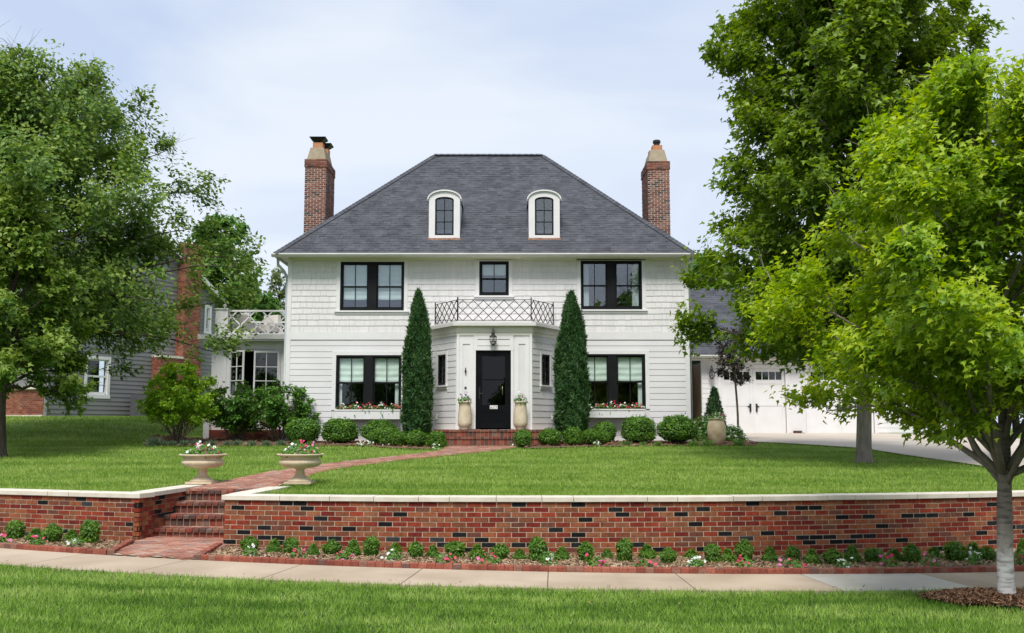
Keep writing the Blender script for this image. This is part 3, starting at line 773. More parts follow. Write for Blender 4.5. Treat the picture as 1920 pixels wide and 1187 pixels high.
# front steps
st_t = thing('brick_steps', 'four brick steps rising between the retaining walls to the path', 'steps', tuple(S0))
me_row = shared('nosing_brick', m_step, lambda m: (m.box(-.046, .046, 0, .19, -.0285, .012), m.hexa([(-.046, 0, .012), (.046, 0, .012), (.046, .19, .012), (-.046, .19, .012), (-.036, .012, .0285), (.036, .012, .0285), (.036, .18, .0285), (-.036, .18, .0285)])))
me_ris = shared('riser_brick', m_step, lambda m: m.box(-.046, .046, 0, .09, -.5, .5))
sang = math.atan2(SRGT.y, SRGT.x)
for i, z1 in enumerate(STEPZ):
    z0 = STEPZ[i - 1] if i else float(zs(-4.8)) + .02
    base = S0 + SDIR * (RUN * i)
    m = MB(); cc = base + SRGT * (SW / 2 + .02) + SDIR * (.2 + (.3 if i == 3 else 0))
    m.obox((cc.x, cc.y, (z0 + z1 - .01) / 2 - .02), SRGT, SDIR, (0, 0, 1), SW / 2 + .05, .19 + (.3 if i == 3 else 0), (z1 - z0) / 2 + .0)
    m.build('mortar_bed', m_mortar, st_t)
    nb = 13
    for k in range(nb):
        t = (k + .5) / nb * (SW + .06) - .02
        p = base + SRGT * t
        place('nosing_brick', me_row, st_t, (p.x - SDIR.x * .028, p.y - SDIR.y * .028, z1 - .0285 + rb.uniform(-.002, .002)), (0, 0, sang), (1, 1, 1))
        h = z1 - z0 - .066
        place('riser_brick', me_ris, st_t, (p.x + SDIR.x * rb.uniform(0, .003), p.y + SDIR.y * rb.uniform(0, .003), z0 + h / 2 + .003), (0, 0, sang), (1, 1, h))
    if i < 3:
        for k in range(6):
            p = base + SRGT * ((k + .5) / 6 * (SW + .04) - .01) + SDIR * (.175 + .095)
            m = MB(); m.obox((p.x, p.y, z1 - .022), SRGT, SDIR, (0, 0, 1), SW / 12 - .002, .09, .0215); m.build('tread_brick', m_paver, st_t)

# brick edging of the beds along the sidewalk
me_edge = shared('edging_brick', m_edge, lambda m: (m.box(-.0505, .0505, -.045, .045, -.07, .046), m.hexa([(-.0505, -.045, .046), (.0505, -.045, .046), (.0505, .045, .046), (-.0505, .045, .046), (-.042, -.036, .055), (.042, -.036, .055), (.042, .036, .055), (-.042, .036, .055)])))
def edging(label, pts):
    P = np.array(pts); t = thing('bed_edging', label, 'edging', (P[0][0], P[0][1], float(zs(P[0][0]))))
    L = polyline_at(P, 0)[3]; n_ = int(L / .1045)
    for k in range(n_):
        x, y, a, _ = polyline_at(P, (k + .5) * .1045)
        place('edging_brick', me_edge, t, (x, y, float(zs(x)) + .008 + rb.uniform(-.004, .004)), (0, 0, a + rb.uniform(-.015, .015)), (1, 1, 1))
ex_ = np.linspace(Lq[1][0] + .04, 12, 60)
edging('red brick edging between sidewalk and the wide planting bed', [(XR - .02, float(WR(XR)) - .12)] + [(Lq[1][0] + .02, float(FE(Lq[1][0])) + .07)] + [(x, float(FE(x)) + .055) for x in ex_[1:]])
ex_ = np.linspace(-11.5, Lq[0][0] - .05, 40)
edging('red brick edging round the narrower bed left of the brick steps', [(x, float(FE(x)) + .055) for x in ex_] + [(Lq[0][0] - .01, float(FE(Lq[0][0])) + .07), (XL - .04, float(WLn(XL)) - .12)])

# ================================================================== THE HOUSE
YW = 28.7                                  # face of the main wall
hx0, hx1 = X(537, YW), X(1292, YW)
HY1 = 36.35
zB, zT = 1.1, Z(487, YW) + .02             # foundation, soffit
house = thing('house', 'two-storey white house with grey hip roof and black windows', 'house', ((hx0 + hx1) / 2, YW, 1.3))
BX0, BX1, BF = X(857, 27.3), X(997, 27.3), 27.3      # entry bay front
BB0, BB1 = X(806, YW), X(1047, YW)                    # where the bay meets the wall
def fr(u0, u1, v0, v1, Y=YW): return (X(u0, Y), X(u1, Y), Z(v1, Y), Z(v0, Y))
wins = dict(ul=fr(635, 756, 491, 582), uc=fr(898, 954, 490, 554), ur=fr(1090, 1206, 489, 580), ll=fr(630, 753, 666, 768), lr=fr(1087, 1210, 664, 766))
def cells(x0, x1, z0, z1, holes):
    xs_ = sorted({x0, x1, *[min(max(h[0], x0), x1) for h in holes], *[min(max(h[1], x0), x1) for h in holes]})
    out = []
    for a, b in zip(xs_[:-1], xs_[1:]):
        if b - a < 1e-4: continue
        mid = (a + b) / 2; cut = sorted([(h[2], h[3]) for h in holes if h[0] < mid < h[1]]); z = z0
        for c0, c1 in cut:
            if c0 > z: out.append((a, b, z, c0))
            z = max(z, c1)
        if z < z1: out.append((a, b, z, z1))
    return out
m = MB()
baywall = (BB0 + .08, BB1 - .08, zB, Z(622, YW))
for a, b, c, d in cells(hx0, hx1, zB, zT + .2, list(wins.values()) + [baywall]): m.box(a, b, YW, YW + .15, c, d)
m.box(hx0, hx0 + .15, YW + .15, HY1, zB, zT + .2); m.box(hx1 - .15, hx1, YW + .15, HY1, zB, zT + .2); m.box(hx0 + .15, hx1 - .15, HY1 - .15, HY1, zB, zT + .2)
wall = m.build('wall', m_white, house)
me_clap = {}
def clap(parent, O, ang, s0, s1, z, h, mat=m_white, lip=0.016):
    """one lapped board on a wall that starts at O and runs along ang, seen from its right side"""
    key = (round(h, 3), mat.name)
    if key not in me_clap:
        me_clap[key] = shared('clapboard', mat, lambda m: m.hexa([(0, -lip, 0), (1, -lip, 0), (1, 0, 0), (0, 0, 0), (0, -.006, h), (1, -.006, h), (1, 0, h), (0, 0, h)]))
    c, s = math.cos(ang), math.sin(ang)
    return place('clapboard', me_clap[key], parent, (O[0] + c * s0, O[1] + s * s0, z), (0, 0, ang), (s1 - s0, 1, 1))
CAS = 0.11                                 # casing width
blk = [(w[0] - CAS, w[1] + CAS, w[2] - (0.36 if k[0] == 'l' else .12), w[3] + (CAS if k[0] == 'l' else .06)) for k, w in wins.items()] + [(BB0 - .02, BB1 + .02, zB, Z(603, YW))]
def free(a, b, z0, z1, holes, tol=0.35):
    iv = [(a, b)]
    for h in holes:
        ov = min(z1, h[3]) - max(z0, h[2])
        if ov > tol * (z1 - z0):
            iv = [q for p, r in iv for q in ((p, min(r, h[0])), (max(p, h[1]), r)) if q[1] - q[0] > .03]
    return iv
zband0, zband1 = Z(637, YW), Z(622, YW)
EXPO = Z(700, YW) - Z(711.17, YW)
z = zband0 - EXPO
while z > zB + .1:
    for a, b in free(hx0 + .1, hx1 - .1, z, z + EXPO, blk): clap(wall, (0, YW), 0, a, b, z, EXPO)
    z -= EXPO
B('band_board', m_trim, wall, hx0 + .1, BB0 - .3, YW - .03, YW, zband0, zband1)
B('band_board', m_trim, wall, BB1 + .3, hx1 - .1, YW - .03, YW, zband0, zband1)
for a, b in ((hx0 - .025, hx0 + .1), (hx1 - .1, hx1 + .025)): B('corner_board', m_trim, wall, a, b, YW - .028, YW, zB, zT)
B('frieze', m_cream, wall, hx0 + .1, hx1 - .1, YW - .03, YW, zT - .04, zT + .12)
# wall shingles of the upper floor
ROW = (zT - .04 - zband1) / 12
sh_list = []
for r_ in range(12):
    z = zband1 + r_ * ROW
    for a, b in free(hx0 + .1, hx1 - .1, z, z + ROW, blk):
        x = a
        while x < b - 1e-3:
            w = min(rb.choice((.13, .17, .2, .24, .28)), b - x)
            if b - x - w < .08: w = b - x
            sh_list.append((x, x + w, z + rb.uniform(-.004, .004))); x += w
rb.shuffle(sh_list)
me_sh = shared('wall_shingle', m_shingle, lambda m: m.hexa([(0, -.02, 0), (1, -.02, 0), (1, 0, 0), (0, 0, 0), (0, -.006, ROW), (1, -.006, ROW), (1, 0, ROW), (0, 0, ROW)]))
mrest = MB()
sh_list.sort(key=lambda t: -(t[1] - t[0]))
for i, (a, b, z) in enumerate(sh_list):
    if i < 300: place('wall_shingle', me_sh, wall, (a + .0035, YW, z), (0, 0, 0), (b - a - .007, 1, 1))
    else: mrest.hexa([(a + .0035, YW - .02, z), (b - .0035, YW - .02, z), (b - .0035, YW, z), (a + .0035, YW, z), (a + .0035, YW - .006, z + ROW), (b - .0035, YW - .006, z + ROW), (b - .0035, YW, z + ROW), (a + .0035, YW, z + ROW)])
mrest.build('narrow_shingles', m_shingle, wall, kind='stuff')

def frame(m, x0, x1, z0, z1, w, y0, y1, bottom=None):
    bw = bottom or w
    m.box(x0, x1, y0, y1, z1 - w, z1); m.box(x0, x1, y0, y1, z0, z0 + bw); m.box(x0, x0 + w, y0, y1, z0 + bw, z1 - w); m.box(x1 - w, x1, y0, y1, z0 + bw, z1 - w)
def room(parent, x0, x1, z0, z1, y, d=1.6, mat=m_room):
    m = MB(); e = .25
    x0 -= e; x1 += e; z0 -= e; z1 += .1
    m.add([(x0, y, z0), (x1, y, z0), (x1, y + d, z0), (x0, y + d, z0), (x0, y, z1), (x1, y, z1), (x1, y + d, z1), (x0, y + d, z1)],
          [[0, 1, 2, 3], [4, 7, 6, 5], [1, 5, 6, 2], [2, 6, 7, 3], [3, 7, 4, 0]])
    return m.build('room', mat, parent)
def dh_unit(win, x0, x1, z0, z1, y, glass_up, glass_dn):
    """double-hung unit: upper sash outside, lower sash set back, one muntin each"""
    zm = z0 + (z1 - z0) * .49
    for nm, a, b, yy, gl in (('upper_sash', zm - .02, z1, y + .03, glass_up), ('lower_sash', z0, zm + .02, y + .065, glass_dn)):
        m = MB(); frame(m, x0, x1, a, b, .045, yy, yy + .034, .06 if nm[0] == 'l' else .04); m.build(nm, m_black, win)
        xm = (x0 + x1) / 2
        B('muntin', m_black, win, xm - .011, xm + .011, yy + .006, yy + .028, a + .04, b - .045)
        for p, q in ((x0 + .045, xm - .011), (xm + .011, x1 - .045)): B('pane', gl, win, p, q, yy + .014, yy + .02, a + .04, b - .045)
def casing(win, x0, x1, z0, z1, y, sill=True, mat=m_trim, w=CAS, top=None):
    top = top or w
    m = MB(); m.box(x0 - w, x0, y - .03, y + .05, z0 - .01, z1); m.box(x1, x1 + w, y - .03, y + .05, z0 - .01, z1); m.box(x0 - w, x1 + w, y - .03, y + .05, z1, z1 + top)
    m.build('casing', mat, win)
    if sill:
        m = MB(); m.box(x0 - w - .04, x1 + w + .04, y - .07, y + .05, z0 - .055, z0 - .01); m.box(x0 - w - .01, x1 + w + .01, y - .034, y + .05, z0 - .12, z0 - .055); m.build('sill', mat, win)
def blind(win, x0, x1, z0, z1, y, folds=5, mat=m_blind):
    m = MB(); n_ = folds * 4; V = []; Fs = []
    for i in range(n_ + 1):
        t = i / n_; zz = z1 + (z0 - z1) * t
        for j in range(9):
            q = j / 8; dy = .012 * math.sin(t * folds * 6.283) * (.4 + .6 * t) + .006 * math.sin(q * 7 + t * 9)
            V.append((x0 + (x1 - x0) * q, y + dy, zz - .02 * math.sin(q * math.pi) * t))
    for i in range(n_):
        for j in range(8): Fs.append([i * 9 + j, i * 9 + j + 1, (i + 1) * 9 + j + 1, (i + 1) * 9 + j])
    m.add(V, Fs)
    m.extrude([(x0, y + .01, z0 - .02), (x1, y + .01, z0 - .02), (x1, y + .01, z0 + .03), (x0, y + .01, z0 + .03)], (0, .012, 0))
    return m.build('blind', mat, win, smooth=True)
def curtain(win, x0, x1, z0, z1, y):
    m = MB(); V = []; n_ = 24
    for zz in (z0, z1):
        for i in range(n_ + 1): V.append((x0 + (x1 - x0) * i / n_, y + .02 * math.sin(i * 1.7), zz))
    m.add(V, [[i, i + 1, n_ + 2 + i, n_ + 1 + i] for i in range(n_)])
    return m.build('curtain', m_curtain, win, smooth=True)
for key, (x0, x1, z0, z1) in wins.items():
    m = MB()
    frame(m, x0, x1, z0, z1, .045, YW - .012, YW + .12)
    if key != 'uc':
        xm = (x0 + x1) / 2; mw = .12
        m.box(xm - mw, xm + mw, YW - .012, YW + .12, z0 + .045, z1 - .045)
    win = m.build('window', m_black, house)
    gu, gd = {'ul': (m_glass_r, m_glass_r), 'uc': (m_glass_r, m_glass_r), 'ur': (m_glass_r, m_glass_r)}.get(key, (m_glass, m_glass))
    units = [(x0 + .045, x1 - .045)] if key == 'uc' else [(x0 + .045, xm - mw), (xm + mw, x1 - .045)]
    for a, b in units: dh_unit(win, a, b, z0 + .045, z1 - .045, YW, gu, gd)
    casing(win, x0, x1, z0, z1, YW, sill=key[0] == 'u', top=.05 if key[0] == 'u' else CAS)
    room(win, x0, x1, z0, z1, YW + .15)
    hgt = z1 - z0
    if key == 'ul':
        for a, b in units: blind(win, a, b, z0 + hgt * .24, z1 - .05, YW + .13, 6)
    if key == 'uc': blind(win, x0 + .05, x1 - .05, z0 + hgt * .62, z1 - .05, YW + .13, 2)
    if key == 'ur':
        curtain(win, x0 + .05, x0 + .25, z0, z1, YW + .16); curtain(win, x1 - .27, x1 - .06, z0, z1, YW + .16)
    if key[0] == 'l':
        for a, b in units: blind(win, a, b, z0 + hgt * .52, z1 - .06, YW + .13, 4)
        curtain(win, x1 - .2, x1 - .05, z0, z1 - .5, YW + .16)
        if key == 'll': curtain(win, x0 + .05, x0 + .16, z0, z1 - .5, YW + .16)
# window boxes
boxes = {}
for key, (u0, u1, v0, v1) in dict(ll=(629, 750, 768, 786), lr=(1090, 1208, 767, 783)).items():
    a, b, c, d = X(u0, 28.35), X(u1, 28.35), Z(v1, 28.35), Z(v0, 28.35)
    m = MB(); y0, y1 = YW - .33, YW - .02
    m.box(a, b, y0, y0 + .025, c, d); m.box(a, a + .025, y0 + .025, y1, c, d); m.box(b - .025, b, y0 + .025, y1, c, d); m.box(a + .025, b - .025, y1 - .025, y1, c, d); m.box(a + .025, b - .025, y0 + .025, y1 - .025, c, c + .03)
    wb = m.build('window_box', m_trim, house)
    m = MB(); m.box(a - .015, b + .015, y0 - .015, y0 + .03, d - .035, d + .004); m.build('box_rim', m_trim, wb)
    B('soil', m_bed, wb, a + .026, b - .026, y0 + .026, y1 - .026, c + .05, d - .03)
    boxes[key] = (a, b, y0, y1, d - .03)

# ---- roof
ex0, ex1, ey0, ey1 = X(507, 28.2), X(1309, 28.2), 28.2, 28.2 + 8.64
ez = Z(478, 28.2) + .05
RY = (ey0 + ey1) / 2; RZ = Z(290, RY); rx0, rx1 = X(811, RY), X(1019, RY)
m = MB()
E4 = [(ex0, ey0, ez), (ex1, ey0, ez), (ex1, ey1, ez), (ex0, ey1, ez)]; R2 = [(rx0, RY, RZ), (rx1, RY, RZ)]
m.add(E4 + R2, [[0, 1, 5, 4], [1, 2, 5], [2, 3, 4, 5], [3, 0, 4]])
m.add([(p[0], p[1], ez - .03) for p in E4], [[0, 1, 2, 3]])
roof = m.build('roof', m_roof, house)
def shingle_plane(m, A, Bp, C, D, expo=0.125, tab=(.11, .24), rr=random.Random(5)):
    """A-B eave, D-C ridge (D above A). Lays real tabs course by course"""
    A, Bp, C, D = map(Vector, (A, Bp, C, D))
    up = ((C + D) / 2 - (A + Bp) / 2); 
    ux = (Bp - A).normalized(); n_ = ux.cross(D - A).normalized() if (D - A).cross(ux).length > 1e-6 else ux.cross(up).normalized()
    if n_.z < 0: n_ = -n_
    sl = n_.cross(ux).normalized()
    if sl.z < 0: sl = -sl
    H_ = (D - A).dot(sl); k = 0
    cnt = int(H_ / expo)
    def ends(h):
        t = min(max(h / H_, 0), 1); a = A.lerp(D, t); b = Bp.lerp(C, t); return (a - A).dot(ux), (b - A).dot(ux)
    for k in range(cnt + 1):
        h0, h1 = k * H_ / (cnt + 1), min((k + 1) * H_ / (cnt + 1) + .03, H_)
        a0, b0 = ends(h0); a1, b1 = ends(h1)
        x = a0 - rr.uniform(0, .2)
        while x < b0:
            w = rr.uniform(*tab); p, q = max(x, a0), min(x + w - .004, b0); x += w
            if q - p < .02: continue
            p1, q1 = min(max(p, a1), b1), max(min(q, b1), a1)
            th = rr.choice((.010, .010, .018, .012)); dh = rr.choice((0, 0, -.008))
            P = lambda s, h, t: A + ux * s + sl * h + n_ * t
            m.hexa([P(p, h0 + dh, .001), P(q, h0 + dh, .001), P(q1, h1, .001), P(p1, h1, .001), P(p, h0 + dh, th), P(q, h0 + dh, th), P(q1, h1, .004), P(p1, h1, .004)])
m = MB()
shingle_plane(m, E4[0], E4[1], R2[1], R2[0])
shingle_plane(m, E4[1], E4[2], R2[1], R2[1]); shingle_plane(m, E4[3], E4[0], R2[0], R2[0])
m.build('shingles', m_roof, roof, kind='stuff')
m = MB()
def caps(m, a, b, w=.15, step=.15, th=.02):
    a, b = Vector(a), Vector(b); L = (b - a).length; d = (b - a) / L
    for i in range(int(L / step)):
        p = a + d * (i * step); q = a + d * min(i * step + step * 1.3, L)
        for sgn in (-1, 1):
            side = d.cross(Vector((0, 0, 1))).normalized() * sgn
            dn = Vector((0, 0, -.55)) * w
            o1 = Vector((0, 0, .035)); o2 = Vector((0, 0, .02))
            m.add([p + o1, q + o2, q + side * w + dn + o2, p + side * w + dn + o1], [[0, 1, 2, 3]])
caps(m, E4[0], R2[0]); caps(m, E4[1], R2[1]); caps(m, R2[0], R2[1], .15, .2)
m.build('hip_cap', m_roof, roof, kind='stuff')
# soffit, fascia, gutters
m = MB(); m.box(ex0 + .1, ex1 - .1, ey0 + .1, ey1 - .1, zT - .012 + .05, zT + .07); m.build('soffit', m_cream, house)
gp = [(0, -.02), (0, .085), (-.1, .085), (-.105, .05), (-.07, .0), (-.05, -.02)]
m = MB(); m.extrude([(ex0 - .06, ey0 + .06 + a, ez - .085 + b) for a, b in gp], (ex1 - ex0 + .12, 0, 0)); m.build('gutter', m_gutter, house)
for x_, sg in ((ex0, 1), (ex1, -1)):
    m = MB(); m.extrude([(x_ + sg * (.06 + a), ey0 + .062, ez - .085 + b) for a, b in gp], (0, ey1 - ey0, 0)); m.build('gutter', m_gutter, house)
B('fascia', m_trim, house, ex0 + .07, ex1 - .07, ey0 + .062, ey0 + .1, zT + .04, ez - .002)
for x_ in (ex0 + .062, ex1 - .1): B('fascia', m_trim, house, x_, x_ + .038, ey0 + .1, ey1 - .1, zT + .04, ez - .002)
m = MB(); sx = hx0 - .07
m.tube([(ex0 + .06, ey0 + .3, ez - .1), (ex0 + .06, ey0 + .32, ez - .28), (ex0 + .2, YW + .02, ez - .45), (sx, YW + .1, ez - .62), (sx, YW + .1, ez - .8), (sx, YW + .1, zB + .25), (sx - .1, YW - .05, zB + .18)], .042, 8); m.build('downspout', m_spout, house, smooth=True)
m = MB(); sx = hx1 + .06
m.tube([(ex1 - .06, ey0 + .3, ez - .1), (ex1 - .06, ey0 + .32, ez - .28), (sx, YW + .1, ez - .62), (sx, YW + .1, zB + .25)], .042, 8); m.build('downspout', m_spout, house, smooth=True)
m = MB(); xs_, zs_ = X(972, 28.45), zT + .03; m.lathe([(.09, 0), (.075, -.03), (.04, -.045)], (xs_, 28.45, zs_), 16); m.build('soffit_light', m_cream, house, smooth=True)

# ---- chimneys
def chimney(xa, xb, ya, yb, ztop, zbot, flues):
    m = MB(); m.box(xa + .008, xb - .008, ya + .008, yb - .008, zbot, ztop - .005)
    ch = m.build('chimney', m_chimmortar, house)
    m = MB(); bh = .0677; zc = ztop - bh; c = 0
    while zc > zbot:
        cor = .022 if c < 4 else 0
        per = [((xa - cor, ya - cor), (xb + cor, ya - cor)), ((xb + cor, ya - cor), (xb + cor, yb + cor)), ((xb + cor, yb + cor), (xa - cor, yb + cor)), ((xa - cor, yb + cor), (xa - cor, ya - cor))]
        for e, (p, q) in enumerate(per):
            p, q = Vector((*p, 0)), Vector((*q, 0)); L = (q - p).length; d = (q - p) / L; nn_ = Vector((-d.y, d.x, 0))
            s = -(.1015 if (c + e) % 2 else 0)
            while s < L - .02:
                a, b = max(s, 0 if (c % 2 == e % 2) else .05), min(s + .203, L); s += .203
                if b - a < .04: continue
                j = rb.uniform(0, .004); cc = p + d * ((a + b) / 2) + nn_ * (.03 - j)
                m.obox((cc.x, cc.y, zc + bh / 2), d, nn_, (0, 0, 1), (b - a) / 2 - .008, .03, bh / 2 - .0105)
        if c == 3: m.box(xa - .018, xb + .018, ya - .018, yb + .018, zc - .001, ztop - .004)
        zc -= bh; c += 1
    m.build('brickwork', m_chim, ch, kind='stuff')
    h = .42; xm, ym = (xa + xb) / 2, (ya + yb) / 2; wx, wy = (xb - xa) / 2, (yb - ya) / 2
    m = MB(); m.hexa([(xm - wx * .88, ym - wy * .94, ztop), (xm + wx * .88, ym - wy * .94, ztop), (xm + wx * .88, ym + wy * .94, ztop), (xm - wx * .88, ym + wy * .94, ztop)] + [(xm - wx * .62, ym - wy * .8, ztop + h), (xm + wx * .62, ym - wy * .8, ztop + h), (xm + wx * .62, ym + wy * .8, ztop + h), (xm - wx * .62, ym + wy * .8, ztop + h)])
    m.build('mortar_cap', m_capm, ch)
    for fx, fy, kind in flues:
        x_, y_, z_ = xm + fx, ym + fy, ztop + h
        m = MB(); frame_h = .2; m.box(x_ - .16, x_ + .16, y_ - .16, y_ + .16, z_, z_ + frame_h); m.build('flue', m_flue, ch)
        m = MB()
        if kind == 'hood':
            z2 = z_ + frame_h
            for a in (-.13, .13):
                for b in (-.13, .13): m.box(x_ + a - .012, x_ + a + .012, y_ + b - .012, y_ + b + .012, z2, z2 + .09)
            m.hexa([(x_ - .15, y_ - .15, z2 + .05), (x_ + .15, y_ - .15, z2 + .05), (x_ + .15, y_ + .15, z2 + .05), (x_ - .15, y_ + .15, z2 + .05), (x_ - .27, y_ - .27, z2 + .17), (x_ + .27, y_ - .27, z2 + .17), (x_ + .27, y_ + .27, z2 + .17), (x_ - .27, y_ + .27, z2 + .17)])
        elif kind == 'pipe':
            m.lathe([(.1, 0), (.1, .1), (.13, .11), (.13, .17), (.11, .2), (.03, .21)], (x_, y_, z_ + frame_h), 16)
        if m.v: m.build('flue_hood', m_iron, ch)
CY = 31.7
chimney(X(563, CY), X(604, CY), CY, CY + 1.5, Z(298, CY), 6.0, [(0, -.35, 'hood'), (0.05, .4, 'hood')])
chimney(X(1220, CY), X(1262, CY), CY, CY + 1.5, Z(302, CY), 6.0, [(0.02, -.3, 'pipe'), (0.0, .35, None)])

# ---- dormers
slope = (RZ - ez) / (RY - ey0)
def roof_at(u, v):
    lo, hi = ey0, RY
    for _ in range(50):
        md = (lo + hi) / 2
        if atY(u, v, md)[2] < ez + (md - ey0) * slope: hi = md
        else: lo = md
    return atY(u, v, lo) if False else atY(u, v, (lo + hi) / 2)
def dormer(uc):
    p = roof_at(uc, 446); Yd = p[1] - .02
    xc = X(uc, Yd); hw = .455; z0 = ez + (Yd - ey0) * slope - .02; z1 = Z(372, Yd); zt = Z(358, Yd)
    wx = .275; wz0 = Z(441, Yd); wz1 = Z(375, Yd); wzt = Z(369, Yd)
    def arch(w, zs0, zt0, n_=14): return [(xc + w * math.cos(t), zs0 + (zt0 - zs0) * math.sin(t)) for t in np.linspace(0, math.pi, n_)]
    outer = [(xc + hw, z0)] + arch(hw, z1, zt + .0); outer += [(xc - hw, z0)]
    back = (zt - z0) / slope + .15
    # body shell with an arched opening
    m = MB(); ia = [(xc + wx, wz0)] + arch(wx, wz1, wzt) + [(xc - wx, wz0)]; n_ = len(outer)
    V = [(a, Yd, b) for a, b in outer] + [(a, Yd, b) for a, b in ia] + [(a, Yd + .12, b) for a, b in ia]
    Fs = [[i, i + 1, n_ + i + 1, n_ + i] for i in range(n_ - 1)] + [[n_ - 1, 0, n_, 2 * n_ - 1]]
    Fs += [[n_ + i, n_ + i + 1, 2 * n_ + i + 1, 2 * n_ + i] for i in range(n_ - 1)] + [[2 * n_ - 1, n_, 2 * n_, 3 * n_ - 1]]
    m.add(V, Fs)
    k0 = len(m.v); oo = [(a, b) for a, b in outer]
    m.add([(a, Yd, b) for a, b in oo] + [(a, Yd + back, b) for a, b in oo], [[i, n_ + i, n_ + i + 1, i + 1] for i in range(n_ - 1)])
    d = m.build('dormer', m_trim, house)
    # arched roof with a proud white front moulding
    m = MB(); A1 = arch(hw + .05, z1 - .03, zt + .03, 18); A2 = arch(hw + .015, z1 - .03, zt - .01, 18)
    for i in range(17):
        m.hexa([(A2[i][0], Yd - .05, A2[i][1]), (A2[i + 1][0], Yd - .05, A2[i + 1][1]), (A2[i + 1][0], Yd + .06, A2[i + 1][1]), (A2[i][0], Yd + .06, A2[i][1]), (A1[i][0], Yd - .05, A1[i][1]), (A1[i + 1][0], Yd - .05, A1[i + 1][1]), (A1[i + 1][0], Yd + .06, A1[i + 1][1]), (A1[i][0], Yd + .06, A1[i][1])])
    m.build('arched_moulding', m_trim, d)
    m = MB(); A3 = arch(hw + .045, z1 - .03, zt + .025, 18)
    m.add([(a, Yd + .06, b) for a, b in A3] + [(a, Yd + back, b) for a, b in A3], [[i, 18 + i, 19 + i, i + 1] for i in range(17)])
    m.build('barrel_roof', m_gutter, d, smooth=True)
    for sg in (-1, 1):
        m = MB(); xq = xc + sg * (hw + .035); m.box(xq - .03, xq + .03, Yd + .0, Yd + .45, z1 - .07, z1 - .02); m.build('side_gutter', m_spout, d)
    # sash
    m = MB(); fo = [(xc + wx, wz0)] + arch(wx, wz1, wzt) + [(xc - wx, wz0)]; fi = [(xc + wx - .045, wz0 + .05)] + arch(wx - .045, wz1, wzt - .045) + [(xc - wx + .045, wz0 + .05)]
    V = []
    for y_ in (Yd + .03, Yd + .075):
        V += [(a, y_, b) for a, b in fo] + [(a, y_, b) for a, b in fi]
    n2 = len(fo); Fs = []
    for i in range(n2):
        j = (i + 1) % n2
        Fs += [[i, j, n2 + j, n2 + i], [n2 + i, n2 + j, 3 * n2 + j, 3 * n2 + i]]
    m.add(V, Fs); m.build('window_frame', m_black, d)
    hh = wzt - wz0
    B('muntin', m_black, d, xc - .011, xc + .011, Yd + .035, Yd + .07, wz0 + .05, wzt - .04)
    zA, zB_ = wz0 + .05 + (hh - .1) * .335, wz0 + .05 + (hh - .1) * .665
    for zq in (zA, zB_): B('muntin', m_black, d, xc - wx + .045, xc + wx - .045, Yd + .036, Yd + .069, zq - .011, zq + .011)
    lev = [wz0 + .05, zA, zB_]
    for sg in (-1, 1):
        xa, xb = sorted((xc + sg * .011, xc + sg * (wx - .045)))
        for q in range(2): B('pane', m_glass_r, d, xa, xb, Yd + .05, Yd + .056, lev[q] + .011, lev[q + 1] - .011)
        m = MB(); tp = [(xc + sg * .011, lev[2] + .011), (xc + sg * (wx - .045), lev[2] + .011)] + [(xc + sg * (wx - .045) * math.cos(t), wz1 + (wzt - .045 - wz1) * math.sin(t)) for t in np.linspace(0, math.pi / 2 - .03, 7)]
        m.extrude([(a, Yd + .05, b) for a, b in tp], (0, .006, 0)); m.build('pane', m_glass_r, d)
    m = MB(); m.box(xc - .4, xc + .4, Yd + .3, Yd + .32, z0 + .1, zt - .08); m.build('room', m_room, d)
    m = MB(); m.box(xc - hw - .02, xc + hw + .03, Yd - .07, Yd - .002, z0 - .05, z0 + .015); m.build('copper_flashing', m_copper, d)
dormer(831); dormer(1021.5)

# ---- entry bay
dL_ = Vector((BX0 - BB0, BF - YW, 0)); LS = dL_.length; dL_.normalize(); nL_ = Vector((dL_.y, -dL_.x, 0))
dR_ = Vector((BB1 - BX1, YW - BF, 0)).normalized(); nR_ = Vector((dR_.y, -dR_.x, 0))
def bay_poly(o, yb=YW):
    y = BF - o
    fx0 = BB0 + (o - (y - YW) * nL_.y) / nL_.x; fx1 = BB1 + (o - (y - YW) * nR_.y) / nR_.x
    return [(BB0 + (o - (yb - YW) * nL_.y) / nL_.x, yb), (fx0, y), (fx1, y), (BB1 + (o - (yb - YW) * nR_.y) / nR_.x, yb)]
def bay_slab(m, o0, o1, z0, z1, yb=YW):
    """band round the bay between two offsets"""
    A, Bq = bay_poly(o0, yb), bay_poly(o1, yb)
    for i in range(3):
        m.hexa([(*A[i], z0), (*A[i + 1], z0), (*Bq[i + 1], z0), (*Bq[i], z0), (*A[i], z1), (*A[i + 1], z1), (*Bq[i + 1], z1), (*Bq[i], z1)])
zD = Z(804, BF); zC = Z(614, BF)          # door sill, underside of cornice
def side_s(u, O, d):                      # photo column -> distance along a vertical wall through O along d
    r = ray(u, 700); k = (O[0] * d.y - O[1] * d.x) / (r[0] * d.y - r[1] * d.x)
    return (Vector((r[0] * k, r[1] * k, 0)) - Vector((O[0], O[1], 0))).dot(d)
sides = [((BB0, YW), dL_, nL_, 822, 837), ((BX1, BF), dR_, nR_, 1014.5, 1030)]
m = MB()
dx0, dx1, dzt = X(892, BF), X(958, BF), Z(657, BF)
for a, b, c, d in cells(BX0, BX1, zB, zC, [(dx0, dx1, zD - .02, dzt)]): m.box(a, b, BF, BF + .14, c, d)
